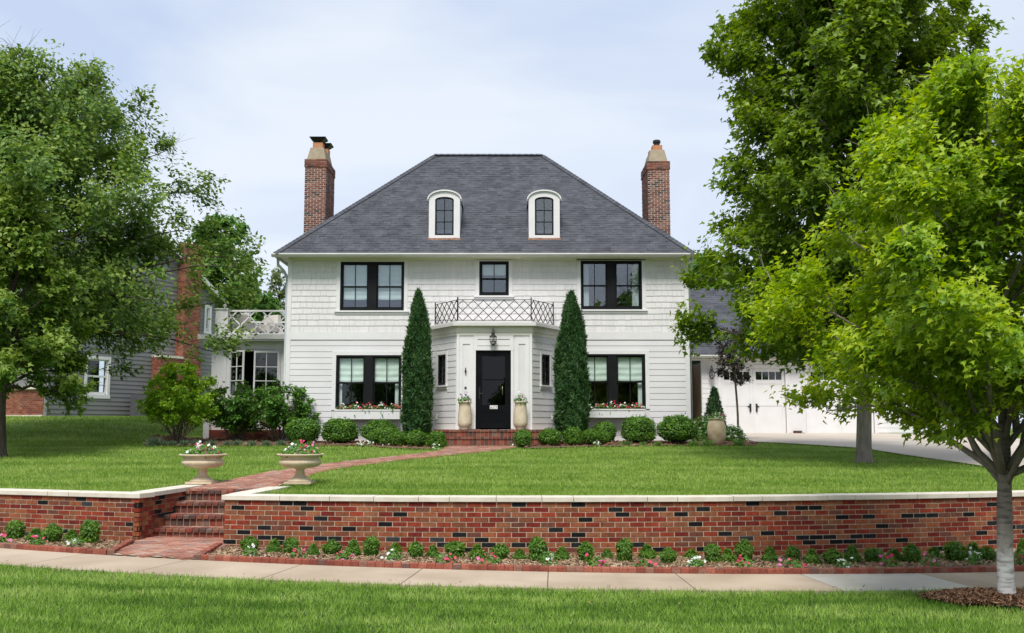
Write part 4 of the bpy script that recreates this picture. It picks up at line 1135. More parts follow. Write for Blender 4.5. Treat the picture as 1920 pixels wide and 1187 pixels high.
def lbox(m, O, d, n_, s0, s1, o0, o1, z0, z1):
    c = Vector((O[0], O[1], 0)) + d * ((s0 + s1) / 2) + n_ * ((o0 + o1) / 2)
    m.obox((c.x, c.y, (z0 + z1) / 2), d, -n_, (0, 0, 1), (s1 - s0) / 2, abs(o1 - o0) / 2, (z1 - z0) / 2)
bw = []
for O, d, n_, u0, u1 in sides:
    s0, s1 = side_s(u0, O, d), side_s(u1, O, d); ym = 28.0; h = (s0, s1, Z(722, ym), Z(665, ym)); bw.append(h)
    for a, b, c, e in cells(0, LS, zB, zC, [h]): lbox(m, O, d, n_, a, b, -.14, 0, c, e)
bay = m.build('entry_bay', m_white, house)
zA_ = Z(629, BF)                          # architrave line above the boards
for (O, d, n_, u0, u1), h in zip(sides, bw):
    ang = math.atan2(d.y, d.x); z = zA_ - EXPO
    hb = (h[0] - .075, h[1] + .075, h[2] - .12, h[3] + .075)
    while z > zB + .2:
        for a, b in free(.02, LS - .05, z, z + EXPO, [hb]): clap(bay, O, ang, a, b, z, EXPO)
        z -= EXPO
    m = MB()
    for a, b, c, e in ((h[0] - .075, h[0], h[2] - .01, h[3] + .075), (h[1], h[1] + .075, h[2] - .01, h[3] + .075), (h[0], h[1], h[3], h[3] + .075)): lbox(m, O, d, n_, a, b, -.02, .03, c, e)
    m.build('casing', m_trim, bay)
    m = MB(); lbox(m, O, d, n_, h[0] - .1, h[1] + .1, -.02, .065, h[2] - .05, h[2] - .01); lbox(m, O, d, n_, h[0] - .08, h[1] + .08, -.02, .028, h[2] - .12, h[2] - .05); m.build('sill', m_trim, bay)
    m = MB()
    for a, b, c, e in ((h[0], h[0] + .045, h[2], h[3]), (h[1] - .045, h[1], h[2], h[3]), (h[0] + .045, h[1] - .045, h[2], h[2] + .07), (h[0] + .045, h[1] - .045, h[3] - .045, h[3])): lbox(m, O, d, n_, a, b, -.09, .012, c, e)
    m.build('window_frame', m_black, bay)
    m = MB(); sm = (h[0] + h[1]) / 2; lbox(m, O, d, n_, sm - .011, sm + .011, -.05, -.02, h[2] + .07, h[3] - .045)
    for q in (1, 2, 3): zq = h[2] + .07 + (h[3] - h[2] - .115) * q / 4; lbox(m, O, d, n_, h[0] + .045, h[1] - .045, -.049, -.021, zq - .01, zq + .01)
    m.build('muntin', m_black, bay)
    m = MB(); lbox(m, O, d, n_, h[0] + .04, h[1] - .04, -.06, -.054, h[2] + .06, h[3] - .04); m.build('pane', m_glass, bay)
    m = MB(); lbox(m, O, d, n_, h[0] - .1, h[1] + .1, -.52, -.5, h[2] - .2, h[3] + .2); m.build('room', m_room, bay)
    m = MB(); lbox(m, O, d, n_, h[0] + .05, h[0] + .2, -.2, -.18, h[2], h[3]); m.build('curtain', m_curtain, bay)
    so = .42 if d.y < 0 else LS - .5
    m = MB(); lbox(m, O, d, n_, so, so + .09, .0, .05, Z(786, 28), Z(777, 28)); m.build('outlet_cover', m_cream, bay)
# corner boards, frieze, cornice, flat roof
m = MB(); bay_slab(m, 0.004, 0.028, zA_, Z(623, BF)); bay_slab(m, 0.004, 0.05, Z(623, BF) + .002, Z(620, BF)); bay_slab(m, .004, .04, Z(620, BF) + .002, zC); m.build('frieze', m_cream, bay)
m = MB(); bay_slab(m, -.05, .1, zC, zC + .03); bay_slab(m, -.05, .2, zC + .032, zC + .11); m.build('cornice', m_gutter, bay)
m = MB(); p = bay_poly(.17); m.extrude([(*q, zC + .112) for q in p], (0, 0, .02)); p = bay_poly(.02); m.extrude([(*q, zC + .134) for q in p], (0, 0, .05)); m.build('flat_roof', m_gutter, bay)
m = MB()
m.box(BX0 - .01, BX0 + .06, BF - .03, BF, zB + .3, zA_); m.box(BX1 - .06, BX1 + .01, BF - .03, BF, zB + .3, zA_)
for u0, u1 in ((858, 888), (963, 992)):
    a, b = X(u0, BF) + .05, X(u1, BF); m.box(a, a + .09, BF - .022, BF, zD, zA_ - .05); m.box(b - .1, b, BF - .022, BF, zD, zA_ - .05); m.box(a + .09, b - .1, BF - .022, BF, Z(645, BF), zA_ - .05); m.box(a + .09, b - .1, BF - .022, BF, zD, zD + .3)
a, b = X(888, BF) + .003, X(963, BF) - .003
m.box(a, b, BF - .026, BF, zA_ - .1, zA_ - .004); m.box(a, a + .1, BF - .026, BF, dzt + .11, zA_ - .1); m.box(b - .1, b, BF - .026, BF, dzt + .11, zA_ - .1); m.box(a, b, BF - .026, BF, dzt + .002, dzt + .11)
m.box(a + .1, b - .1, BF - .018, BF, dzt + .135, zA_ - .13)
m.build('panel_moulding', m_trim, bay)
m = MB(); m.box(dx0 - .06, dx0, BF - .028, BF + .1, zD, dzt + .0); m.box(dx1, dx1 + .06, BF - .028, BF + .1, zD, dzt); m.build('door_casing', m_trim, bay)
# door with glazed panel and number tiles
m = MB(); y0, y1 = BF + .045, BF + .095
gx0, gx1, gz0, gz1 = X(904, BF), X(947, BF), Z(759, BF), Z(668, BF)
for a, b, c, d in cells(dx0 + .004, dx1 - .004, zD + .02, dzt - .004, [(gx0, gx1, gz0, gz1)]): m.box(a, b, y0, y1, c, d)
for c, d in ((gz0 + .02, gz0 + .0), ): pass
m.box(gx0, gx1, y0 + .01, y1 - .01, Z(713, BF), Z(711, BF))
bz0, bz1 = Z(790, BF), Z(770, BF)
m.box(gx0, gx1, y0 - .008, y0, bz0 + .012, bz0 + .03); m.box(gx0, gx1, y0 - .008, y0, bz1 - .03, bz1 - .012); m.box(gx0, gx0 + .018, y0 - .008, y0, bz0 + .03, bz1 - .03); m.box(gx1 - .018, gx1, y0 - .008, y0, bz0 + .03, bz1 - .03)
door = m.build('door', m_door, house)
B('glass_panel', m_glass_d, door, gx0, gx1, y0 + .022, y0 + .03, gz0, gz1)
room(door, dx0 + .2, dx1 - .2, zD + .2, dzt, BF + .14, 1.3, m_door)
m = MB(); hx_ = X(942, BF); m.tube([(hx_, y0, Z(741, BF)), (hx_, y0 - .05, Z(740, BF)), (hx_, y0 - .05, Z(725, BF)), (hx_, y0, Z(724, BF))], .011, 8); m.build('pull_handle', M('aged brass', (0.25, 0.2, 0.13), (0.32, 0.27, 0.18), 8, .35, metal=.8), door, smooth=True)
m = MB(); lx = X(899, BF); m.box(lx - .018, lx + .018, y0 - .012, y0, Z(748, BF), Z(726, BF)); m.tube([(lx, y0 - .012, Z(738, BF)), (lx, y0 - .05, Z(738, BF)), (lx + .1, y0 - .055, Z(738, BF))], .008, 6); m.build('lever_handle', m_iron, door)
m_tile = M('white number tile', (0.68, 0.67, 0.65), (0.74, 0.73, 0.71), 20, .3)
for k_, (u0, u1, ch) in enumerate(((918.6, 923.4, '6'), (923.7, 927.6, '1'), (928.0, 933.0, '7'))):
    a, b = X(u0, BF), X(u1, BF)
    tl = B('number_tile', m_tile, door, a, b, y0 - .011, y0 - .001, Z(766.8, BF), Z(760, BF))
    cu = bpy.data.curves.new('digit', 'FONT'); cu.body = ch; cu.size = .085; cu.align_x = 'CENTER'; cu.extrude = .002
    to = bpy.data.objects.new('digit', cu)
    me = bpy.data.meshes.new_from_object(to); bpy.data.objects.remove(to)
    me.materials.append(m_iron)
    dg = bpy.data.objects.new('digit', me); COL.objects.link(dg); dg.parent = door
    dg.location = Vector(((a + b) / 2, y0 - .0135, Z(766, BF))) - WL[door]; dg.rotation_euler = (math.pi / 2, 0, 0)
m = MB(); qx = X(873, BF); m.box(qx - .022, qx + .022, BF - .06, BF - .004, Z(699, BF), Z(694, BF)); m.box(qx - .012, qx + .012, BF - .03, BF - .004, Z(693.5, BF), Z(689.5, BF)); m.build('doorbell', m_iron, bay)
m = MB(); m.lathe([(.03, 0), (.034, .012), (.02, .022)], (0, 0, 0), 16); m.v = [(qx + p[0], BF - .004 - p[2], Z(727, BF) + p[1]) for p in m.v]; m.build('bell_button', m_ac, bay)
# wrought-iron balcony railing
def lattice(m, O, d, L, z0, z1, pitch, off, w, t):
    H_ = z1 - z0; k = -int(H_ / pitch) - 2
    while k * pitch + off < L + H_:
        s = k * pitch + off
        for sg in (1, -1):
            # from (s, z0) going up; direction sg
            a, b = (s, z0), (s + sg * H_, z1)
            lo, hi = 0.0, 1.0
            if sg > 0: lo = max(0, (0 - s) / H_); hi = min(1, (L - s) / H_)
            else: lo = max(0, (s - L) / H_); hi = min(1, s / H_)
            if hi - lo > .03:
                P = [Vector((O[0] + d.x * (s + sg * H_ * q), O[1] + d.y * (s + sg * H_ * q), z0 + H_ * q)) for q in (lo, hi)]
                m.bar(P[0], P[1], w, t, (d.y, -d.x, 0))
        k += 1
rl = bay_poly(-.02, YW - .22)
zr0, zr1 = Z(601.5, 27.33), Z(562, 27.33)
railing = MB(); railing.obox((BX0, BF + .02, (zr0 + zr1) / 2), (1, 0, 0), (0, 1, 0), (0, 0, 1), .014, .014, .37)
ral = railing.build('balcony_railing', m_iron, house)
for i, q in enumerate(rl):
    m = MB(); m.box(q[0] - .015, q[0] + .015, q[1] - .015, q[1] + .015, zr0 - .07, zr1 + .03); m.lathe([(.012, 0), (.02, .012), (.012, .03), (.003, .06)], (q[0], q[1], zr1 + .03), 8); m.build('post', m_iron, ral)
for i in range(3):
    a, b = Vector((*rl[i], 0)), Vector((*rl[i + 1], 0)); L = (b - a).length; d = (b - a) / L
    m = MB(); m.bar((a.x, a.y, zr1), (b.x, b.y, zr1), .02, .014); m.bar((a.x, a.y, zr0), (b.x, b.y, zr0), .02, .014); m.build('rail', m_iron, ral)
    m = MB(); lattice(m, a, d, L, zr0, zr1, .2845, .135, .017, .015); m.build('lattice', m_iron, ral)

# ---- entry steps, following the bay
es = thing('entry_steps', 'low red brick landing and step in front of the black door', 'steps', ((BX0 + BX1) / 2, 26.6, 1.3))
me_n2 = shared('landing_brick', m_step, lambda m: m.box(-.046, .046, 0, .19, -.0285, .0285))
zg = 1.27; zl = zD - .02; zmid = (zl + zg) / 2 + .01
def cut_poly(o):                          # bay outline stopped short of the wall
    p = bay_poly(o); a, b, c, d = [Vector((*q, 0)) for q in p]
    a = b + (a - b).normalized() * .62; d = c + (d - c).normalized() * .62
    return [a, b, c, d]
for o_, ztop, zbot in ((.5, zl, zmid), (.8, zmid, zg - .1)):
    P = cut_poly(o_); Q = [Vector((*q, 0)) for q in bay_poly(-.1)]
    m = MB(); ins = cut_poly(o_ - .03); m.extrude([(v.x, v.y, zbot - .05) for v in ins + [Q[3], Q[0]]], (0, 0, ztop - zbot + .05 - .006)); m.build('mortar_bed', m_mortar, es)
    for i in range(3):
        a, b = P[i], P[i + 1]; L = (b - a).length; d = (b - a) / L; nb = max(int(L / .1016), 1); n_ = Vector((d.y, -d.x, 0)); ang = math.atan2(d.y, d.x)
        for k in range(nb):
            p = a + d * ((k + .5) * L / nb)
            place('nosing_brick', me_n2, es, (p.x + n_.x * .025, p.y + n_.y * .025, ztop - .0285 + rb.uniform(-.002, .002)), (0, 0, ang), (L / nb / .1016, 1, 1))
            h = ztop - zbot - .066 if ztop == zl else ztop - zg - .066
            place('riser_brick', me_ris, es, (p.x, p.y, ztop - .063 - h / 2), (0, 0, ang), (L / nb / .1016, 1, h))

# ---- lanterns
m_lglass = Mglass('lantern glass', 1.0, (0.93, 0.94, 0.93))
m_bronze = M('dark bronze', (0.03, 0.028, 0.026), (0.05, 0.047, 0.043), 8, .4, metal=.3)
def lantern(label, x, y, z, h, back):
    t = thing('wall_lantern', label, 'lantern', (x, y, z))
    r = h * .2
    m = MB(); m.lathe([(r * .5, .0), (r * .52, h * .07), (r * .45, h * .09)], (x, y, z), 8); m.build('base', m_bronze, t)
    m = MB(); m.lathe([(r * 1.05, h * .46), (r * .98, h * .5), (r * .45, h * .6), (r * .42, h * .68), (r * .55, h * .7), (r * .35, h * .79), (r * .1, h * .84), (r * .08, h * .92), (.004, h)], (x, y, z), 16); m.build('cap', m_bronze, t, smooth=False)
    m = MB()
    for k in range(6):
        a = k * math.pi / 3 + math.pi / 6; c_, s_ = math.cos(a), math.sin(a)
        m.bar((x + c_ * r * .5, y + s_ * r * .5, z + h * .08), (x + c_ * r, y + s_ * r, z + h * .22), .012); m.bar((x + c_ * r, y + s_ * r, z + h * .22), (x + c_ * r, y + s_ * r, z + h * .47), .012)
        a2 = a + math.pi / 3; m.bar((x + c_ * r, y + s_ * r, z + h * .22), (x + math.cos(a2) * r, y + math.sin(a2) * r, z + h * .22), .012)
    m.build('cage', m_bronze, t)
    m = MB(); m.lathe([(r * .46, h * .09), (r * .94, h * .22), (r * .94, h * .46)], (x, y, z), 6); m.build('glass', m_lglass, t)
    m = MB(); m.lathe([(.02, h * .1), (.022, h * .3), (.012, h * .34)], (x, y, z), 10); m.build('candle', m_tile, t)
    m = MB(); m.tube([(x, back, z + h * .55), (x, (y + back) / 2, z + h * .95), (x, y, z + h * .93)], .012, 6); m.build('bracket', m_bronze, t)
lantern('dark bronze onion lantern above the black front door', X(924.5, 27.12), 27.12, Z(648, 27.12), .5, BF)

# ---- sunroom with roof terrace, on the left of the house
YS = 30.3; sx0 = X(398, YS); sx1 = hx0
zc0, zc1 = Z(641, YS), Z(629, YS)
ox0, ox1, oz0, oz1 = X(429, YS), X(526, YS), Z(748, YS), Z(656, YS)
m = MB()
for a, b, c, d in cells(sx0, sx1, zB, zc0, [(ox0, ox1, oz0, oz1)]): m.box(a, b, YS, YS + .14, c, d)
m.box(sx0, sx0 + .14, YS + .14, 33.7, zB, zc0); m.box(sx0 + .14, sx1, 33.56, 33.7, zB, zc0)
sun_r = m.build('sunroom', m_white, house)
m = MB(); m.box(sx0 - .02, X(424, YS), YS - .03, YS, zB + .2, Z(655, YS)); m.box(sx0 - .02, sx1, YS - .035, YS, Z(655, YS), zc0 - .002); m.box(X(527, YS), sx1 - .03, YS - .03, YS, zB + .2, Z(655, YS)); m.build('pilaster', m_trim, sun_r)
m = MB(); a, b = X(404, YS), X(419, YS); frame(m, a, b, Z(800, YS), Z(663, YS), .02, YS - .045, YS - .03); m.build('panel_moulding', m_trim, sun_r)
m = MB(); m.box(sx0 - .33, sx1 + .0, YS - .36, 34.0, zc0, zc0 + .05); m.box(sx0 - .36, sx1, YS - .4, 34.04, zc0 + .052, zc1); m.build('cornice', m_gutter, sun_r)
m = MB(); m.box(sx0 - .1, sx1 - .05, YS - .22, YS - .001, zB, Z(806, YS - .2)); m.build('brick_base', m_step, sun_r)
m = MB()
for c_ in range(5):
    zq = Z(806, YS - .2) - (c_ + .5) * .0677; s = sx0 - .1 - (.1 if c_ % 2 else 0)
    while s < sx1 - .06:
        a, b = max(s, sx0 - .1), min(s + .2, sx1 - .05); s += .2035
        if b - a > .03: m.box(a, b - .008, YS - .226, YS - .215, zq - .029, zq + .029)
m.build('base_bricks', m_step, sun_r, kind='stuff')
B('corner_block', m_trim, sun_r, X(385, YS - .2), X(396, YS - .2), YS - .24, YS - .02, zB, Z(787, YS - .2))
m = MB(); frame(m, ox0, ox1, oz0, oz1, .04, YS - .04, YS + .1); m.build('window_frame', m_trim, sun_r)
m = MB(); m.box(ox0 - .1, ox1 + .1, YS - .07, YS, oz0 - .06, oz0 - .004); m.build('sill', m_trim, sun_r)
room(sun_r, ox0, ox1, oz0, oz1, YS + .15, 2.2)
def casement(O, d, n_, Wd):
    z0, z1 = oz0 + .045, oz1 - .045
    m = MB()
    for a, b, c, e in ((0, .05, z0, z1), (Wd - .05, Wd, z0, z1), (.05, Wd - .05, z0, z0 + .07), (.05, Wd - .05, z1 - .055, z1)): lbox(m, O, d, n_, a, b, -.02, .02, c, e)
    xm = Wd / 2; lbox(m, O, d, n_, xm - .012, xm + .012, -.012, .012, z0 + .07, z1 - .055)
    zz = [z0 + .07 + (z1 - .055 - z0 - .07) * q / 3 for q in range(4)]
    for q in (1, 2): lbox(m, O, d, n_, .05, Wd - .05, -.0115, .0115, zz[q] - .012, zz[q] + .012)
    m.build('casement', m_trim, sun_r)
    for q in range(3):
        for a, b in ((.05, xm - .012), (xm + .012, Wd - .05)):
            m = MB(); lbox(m, O, d, n_, a, b, -.003, .003, zz[q] + .012, zz[q + 1] - .012); m.build('pane', m_glass, sun_r)
Wd = (ox1 - ox0 - .08) / 2
a = R(-42); casement((ox0 + .04, YS - .05), Vector((math.cos(a), math.sin(a), 0)), Vector((math.sin(a), -math.cos(a), 0)), Wd)
a = R(180 + 12); d_ = Vector((math.cos(a), math.sin(a), 0)); casement((ox1 - .04, YS - .05), d_, Vector((-d_.y, d_.x, 0)) * -1, Wd)
# terrace railing of white crossed bars
yr = YS - .12; zt0, zt1 = zc1 + .03, Z(583, yr)
m = MB(); p0, p1 = X(402.5, yr), X(425.5, yr); m.box(p0, p1, yr - .1, yr + .12, zc1 - .01, Z(581, yr)); m.box(p0 - .03, p1 + .03, yr - .13, yr + .15, Z(581, yr), Z(579, yr)); m.lathe([(.05, 0), (.025, .03), (.055, .08), (.05, .12), (.01, .15)], ((p0 + p1) / 2 + .06, yr, Z(579, yr)), 16)
tr = m.build('terrace_railing', m_trim, house)
pb = sx0 + .1
m = MB(); m.box(pb - .16, pb + .16, 33.35, 33.6, zc1 - .01, Z(584, 33.5)); m.hexa([(pb - .2, 33.3, Z(584, 33.5)), (pb + .2, 33.3, Z(584, 33.5)), (pb + .2, 33.65, Z(584, 33.5)), (pb - .2, 33.65, Z(584, 33.5)), (pb - .06, 33.4, Z(580, 33.5)), (pb + .06, 33.4, Z(580, 33.5)), (pb + .06, 33.55, Z(580, 33.5)), (pb - .06, 33.55, Z(580, 33.5))]); m.lathe([(.05, 0), (.03, .04), (.06, .1), (.01, .15)], (pb, 33.48, Z(580, 33.5)), 12); m.build('post', m_trim, tr)
for nm, O, d, L in (('front', (p1, yr), Vector((1, 0, 0)), hx0 - .03 - p1), ('side', (p0 + .1, yr + .12), Vector((0, 1, 0)), 33.35 - yr - .12), ('back', (pb + .16, 33.48), Vector((1, 0, 0)), hx0 - pb - .2)):
    for zq in (zt0, zt1):
        m = MB(); m.bar((O[0], O[1], zq), (O[0] + d.x * L, O[1] + d.y * L, zq), .06, .05); m.build('rail', m_trim, tr)
    m = MB(); lattice(m, O, d, L, zt0, zt1, .54, .1, .034, .03); m.build('crossed_bars', m_trim, tr)
B('newel', m_trim, tr, hx0 - .1, hx0 - .028, yr - .04, yr + .04, zc1, zt1 + .06)
m_cush = M('beige outdoor cushion', (0.68, 0.64, 0.59), (0.75, 0.71, 0.66), 8, .9)
def chair(label, x, y, rz):
    t = thing('terrace_chair', label, 'chair', (x, y, zc1)); c, s = math.cos(rz), math.sin(rz)
    ax, ay = Vector((c, s, 0)), Vector((-s, c, 0)); P = Vector((x, y, zc1))
    def part(nm, cx, cy, cz, hx, hy, hz, mt):
        m = MB(); m.obox(P + ax * cx + ay * cy + Vector((0, 0, cz)), ax, ay, (0, 0, 1), hx, hy, hz); return m.build(nm, mt, t)
    part('seat', 0, 0, .36, .3, .3, .09, m_cush); part('backrest', 0, .27, .6, .3, .07, .22, m_cush)
    for sg in (-1, 1):
        part('armrest', sg * .34, 0, .5, .04, .32, .03, m_trim)
        for q in (-1, 1): part('leg', sg * .34, q * .28, .235, .03, .03, .235, m_trim)
chair('beige cushioned terrace chair behind the white crossed railing, by the corner post', X(452, 31.6), 31.6, .5)
chair('beige cushioned terrace chair behind the white crossed railing, nearer the house wall', X(497, 31.9), 31.9, -.5)

# ================================================================== GARAGE WING
YG = 35.0
gar = thing('garage', 'white garage wing with grey roof and paired panelled doors', 'garage', (10, YG, 1.5))
gz0 = Z(814, YG) - .02; gzE = Z(672, 34.6)
rec = (X(1292, YG), X(1315, YG), 1.0, Z(676, YG))
doors = [(X(1351, YG), X(1472, YG)), (X(1514, YG), X(1636, YG))]; dzT = Z(690, YG)
m = MB()
for a, b, c, d in cells(rec[0], 15.2, 1.0, gzE + .2, [rec] + [(a, b, 1.0, dzT) for a, b in doors]): m.box(a, b, YG, YG + .14, c, d)
m.box(15.06, 15.2, YG + .14, 41.5, 1.0, gzE + .2); m.box(rec[0], 15.2, 41.4, 41.5, 1.0, gzE + .2)
gw = m.build('wall', m_white, gar)
z = gzE - EXPO
while z > gz0:
    for a, b in free(X(1316, YG), 15.1, z, z + EXPO, [(p - .09, q + .09, 0, dzT + .1) for p, q in doors] + [(X(1480, YG), X(1510, YG), 0, Z(700, YG))]): clap(gw, (0, YG), 0, a, b, z, EXPO)
    z -= EXPO
m = MB(); m.add([(rec[0] - 2, YG + 1.8, 1), (rec[1] + .3, YG + 1.8, 1), (rec[1] + .3, YG + 1.8, 4), (rec[0] - 2, YG + 1.8, 4), (rec[1] + .02, YG + .14, 1), (rec[1] + .02, YG + 1.8, 1), (rec[1] + .02, YG + 1.8, 4), (rec[1] + .02, YG + .14, 4)], [[0, 1, 2, 3], [4, 5, 6, 7]]); m.build('breezeway', m_warm, gar)
B('mailbox', m_iron, gar, X(1303, YG + 1.7), X(1314, YG + 1.7), YG + 1.6, YG + 1.78, Z(746, YG), Z(734, YG))
for x0, x1 in doors:
    xm = (x0 + x1) / 2; m = MB(); wz0, wz1 = Z(712, YG), Z(697, YG)
    holes = []
    for side in (0, 1):
        a, b = (x0, xm) if side == 0 else (xm, x1); wdt = (b - a - .2) / 4
        for q in range(4): holes.append((a + .1 + q * wdt + .012, a + .1 + (q + 1) * wdt - .012, wz0, wz1))
    for a, b, c, d in cells(x0 + .01, x1 - .01, gz0 + .02, dzT, holes): m.box(a, b, YG + .05, YG + .1, c, d)
    gd = m.build('garage_door', m_trim, gar)
    m = MB()
    for a, b in ((x0 + .02, xm - .006), (xm + .006, x1 - .02)):
        for c, d in ((gz0 + .03, gz0 + .2), (gz0 + 1.0, gz0 + 1.1), (wz0 - .14, wz0 - .03)): m.box(a + .1, b - .1, YG + .038, YG + .05, c, d)
        m.box(a, a + .1, YG + .036, YG + .05, gz0 + .03, dzT - .02); m.box(b - .1, b, YG + .036, YG + .05, gz0 + .03, dzT - .02)
    m.build('door_batten', m_trim, gd)
    for h in holes: B('pane', m_glass, gd, h[0], h[1], YG + .07, YG + .076, h[2], h[3])
    B('interior', m_room, gd, x0, x1, YG + .3, YG + .32, gz0, dzT)
    for sg in (-1, 1):
        m = MB(); xq = xm + sg * .11; m.box(xq - .03, xq + .03, YG + .0, YG + .036, Z(772, YG), Z(757, YG)); m.box(min(xq, xq + sg * .09), max(xq, xq + sg * .09), YG + .02, YG + .036, Z(763, YG), Z(761, YG)); m.build('door_pull', m_iron, gd)
    m = MB(); m.box(x0 - .09, x0, YG - .03, YG, gz0, dzT); m.box(x1, x1 + .09, YG - .03, YG, gz0, dzT); m.box(x0 - .09, x1 + .09, YG - .03, YG, dzT, dzT + .1); m.build('door_casing', m_trim, gar)
m = MB(); xp = X(1484, YG), X(1505, YG)
for c_ in range(2):
    for q in range(2): a = xp[0] + q * .2 - (.1 if c_ else 0); m.box(max(a, xp[0]), min(a + .19, xp[1]), YG - .06, YG - .001, gz0 + c_ * .075, gz0 + c_ * .075 + .062)
m.build('brick_base', m_step, gar)
gRY, gRZ = 38.2, Z(541, 38.2)
m = MB(); e0, e1 = hx1 + .1, 15.6
m.add([(e0, 34.6, gzE + .1), (e1, 34.6, gzE + .1), (e1, gRY, gRZ), (e0, gRY, gRZ), (e0, 41.9, gzE + .1), (e1, 41.9, gzE + .1)], [[0, 1, 2, 3], [3, 2, 5, 4], [1, 5, 2]])
grf = m.build('roof', m_roof, gar)
m = MB(); shingle_plane(m, (e0, 34.6, gzE + .1), (e1, 34.6, gzE + .1), (e1, gRY, gRZ), (e0, gRY, gRZ), .14, (.2, .45)); m.build('shingles', m_roof, grf, kind='stuff')
m = MB(); m.extrude([(e0, 34.6 + a, gzE + .03 + b) for a, b in gp], (e1 - e0, 0, 0)); m.build('gutter', m_gutter, gar)
B('soffit', m_cream, gar, e0, e1, 34.62, YG + .1, gzE - .02, gzE + .0)
lantern('dark bronze lantern on the white wall beside the garage door', X(1334.5, 34.85), 34.8, Z(711, 34.85), .5, YG)

# ================================================================== GREY NEIGHBOUR HOUSE
N0 = Vector((-18.0, 38.6, 0)); dN = Vector((.41, .912, 0)).normalized(); nN = Vector((dN.y, -dN.x, 0)); NL = 9.5
nz0, nzE, nzP = 1.9, 7.8, 10.5
nb_t = thing('neighbour_house', 'grey clapboard house with brick chimney behind the left trees', 'house', (N0.x, N0.y, 2.0))
wu = [(158, 206, 747, 668), (379, 392, 626, 572)]
nh = []
for u0, u1, v0, v1 in wu:
    s0, s1 = side_s(u0, N0, dN), side_s(u1, N0, dN); ym = (N0 + dN * (s0 + s1) / 2).y; nh.append((s0 + .13, s1 - .13, Z(v0, ym) + .2, Z(v1, ym) - .13))
m = MB()
for a, b, c, d in cells(0, NL, 1.2, nzE, nh): lbox(m, N0, dN, nN, a, b, -.2, -.02, c, d)
P = lambda s, o, z: tuple(N0 + dN * s + nN * o + Vector((0, 0, z)))
m.extrude([P(0, -.02, nzE), P(NL, -.02, nzE), P(NL / 2, -.02, nzP)], tuple(nN * -.18))
nw = m.build('wall', m_grey, nb_t)
z = nz0; angN = math.atan2(dN.y, dN.x)
while z < nzP - .3:
    if z < nzE: iv = free(.1, NL - .1, z, z + .18, [(h[0] - .1, h[1] + .1, h[2] - .15, h[3] + .1) for h in nh])
    else: t = (z - nzE) / (nzP - nzE) * NL / 2; iv = [(t + .1, NL - t - .1)]
    for a, b in iv: clap(nw, N0, angN, a, b, z, .18, m_grey, .025)
    z += .18
for h in nh:
    m = MB()
    for a, b, c, e in ((h[0] - .13, h[0], h[2] - .05, h[3] + .13), (h[1], h[1] + .13, h[2] - .05, h[3] + .13), (h[0], h[1], h[3], h[3] + .13), (h[0] - .16, h[1] + .16, h[2] - .2, h[2] - .05)): lbox(m, N0, dN, nN, a, b, -.05, .04, c, e)
    wn_ = m.build('window', m_trim, nb_t)
    zm = (h[2] + h[3]) / 2
    m = MB()
    for a, b, c, e in ((h[0], h[0] + .05, h[2], h[3]), (h[1] - .05, h[1], h[2], h[3]), (h[0] + .05, h[1] - .05, h[2] - .05, h[2] + .06), (h[0] + .05, h[1] - .05, zm - .04, zm + .04), (h[0] + .05, h[1] - .05, h[3] - .05, h[3])): lbox(m, N0, dN, nN, a, b, -.08, -.02, c, e)
    m.build('sash', m_trim, wn_)
    m = MB()
    for q in (1, 2): s_ = h[0] + .05 + (h[1] - h[0] - .1) * q / 3; lbox(m, N0, dN, nN, s_ - .012, s_ + .012, -.07, -.04, h[2] + .06, zm - .04)
    zq = (h[2] + zm) / 2; lbox(m, N0, dN, nN, h[0] + .05, h[1] - .05, -.068, -.042, zq - .012, zq + .012); m.build('muntin', m_ac, wn_)
    m = MB(); lbox(m, N0, dN, nN, h[0], h[1], -.09, -.084, h[2], h[3]); m.build('pane', m_glass, wn_)
    m = MB(); lbox(m, N0, dN, nN, h[0] - .1, h[1] + .1, -.6, -.58, h[2] - .1, h[3] + .1); m.build('room', m_room, wn_)
# brick front wing and chimney
def brick_face(m, O, d, n_, s0, s1, o, z0, z1, bh=.075, bl=.215):
    z = z0; c_ = 0
    while z < z1 - .03:
        s = s0 - (bl / 2 if c_ % 2 else 0)
        while s < s1:
            a, b = max(s, s0), min(s + bl - .012, s1); s += bl
            if b - a > .03: lbox(m, O, d, n_, a, b, o - .03, o + rb.uniform(0, .004), z, min(z + bh - .012, z1))
        z += bh; c_ += 1
cs0, cs1 = side_s(300, N0 + nN * .5, dN), side_s(376, N0 + nN * .5, dN); cm = (cs0 + cs1) / 2
cu0, cu1 = side_s(342, N0 + nN * .5, dN), side_s(372, N0 + nN * .5, dN); zsh = Z(668, 43)
m = MB(); lbox(m, N0, dN, nN, cs0, cs1, 0.02, .49, 1.5, zsh); lbox(m, N0, dN, nN, cu0, cu1, 0.02, .49, zsh, Z(442, 43)); nch = m.build('chimney', m_chimmortar, nb_t)
m = MB(); brick_face(m, N0, dN, nN, cs0, cs1, .5, 1.8, zsh); brick_face(m, N0, dN, nN, cu0, cu1, .5, zsh + .03, Z(442, 43))
Oc = N0 + dN * cs0; brick_face(m, Oc, nN, -dN, 0, .49, .008, 1.8, zsh); Oc = N0 + dN * cu0; brick_face(m, Oc, nN, -dN, 0, .49, .008, zsh + .03, Z(442, 43))
m.build('brickwork', m_chim2, nch, kind='stuff')
for sa, sb in ((cs0 - .03, cu0), (cu1, cs1 + .03)):
    m = MB(); lbox(m, N0, dN, nN, sa, sb, .02, .53, zsh - .01, zsh + .09); m.build('shoulder_cap', m_cap, nch)
fN = -nN
Of = N0 + fN * 7.5; dF = -fN; nF = Vector((dF.y, -dF.x, 0))      # front face, seen from the street
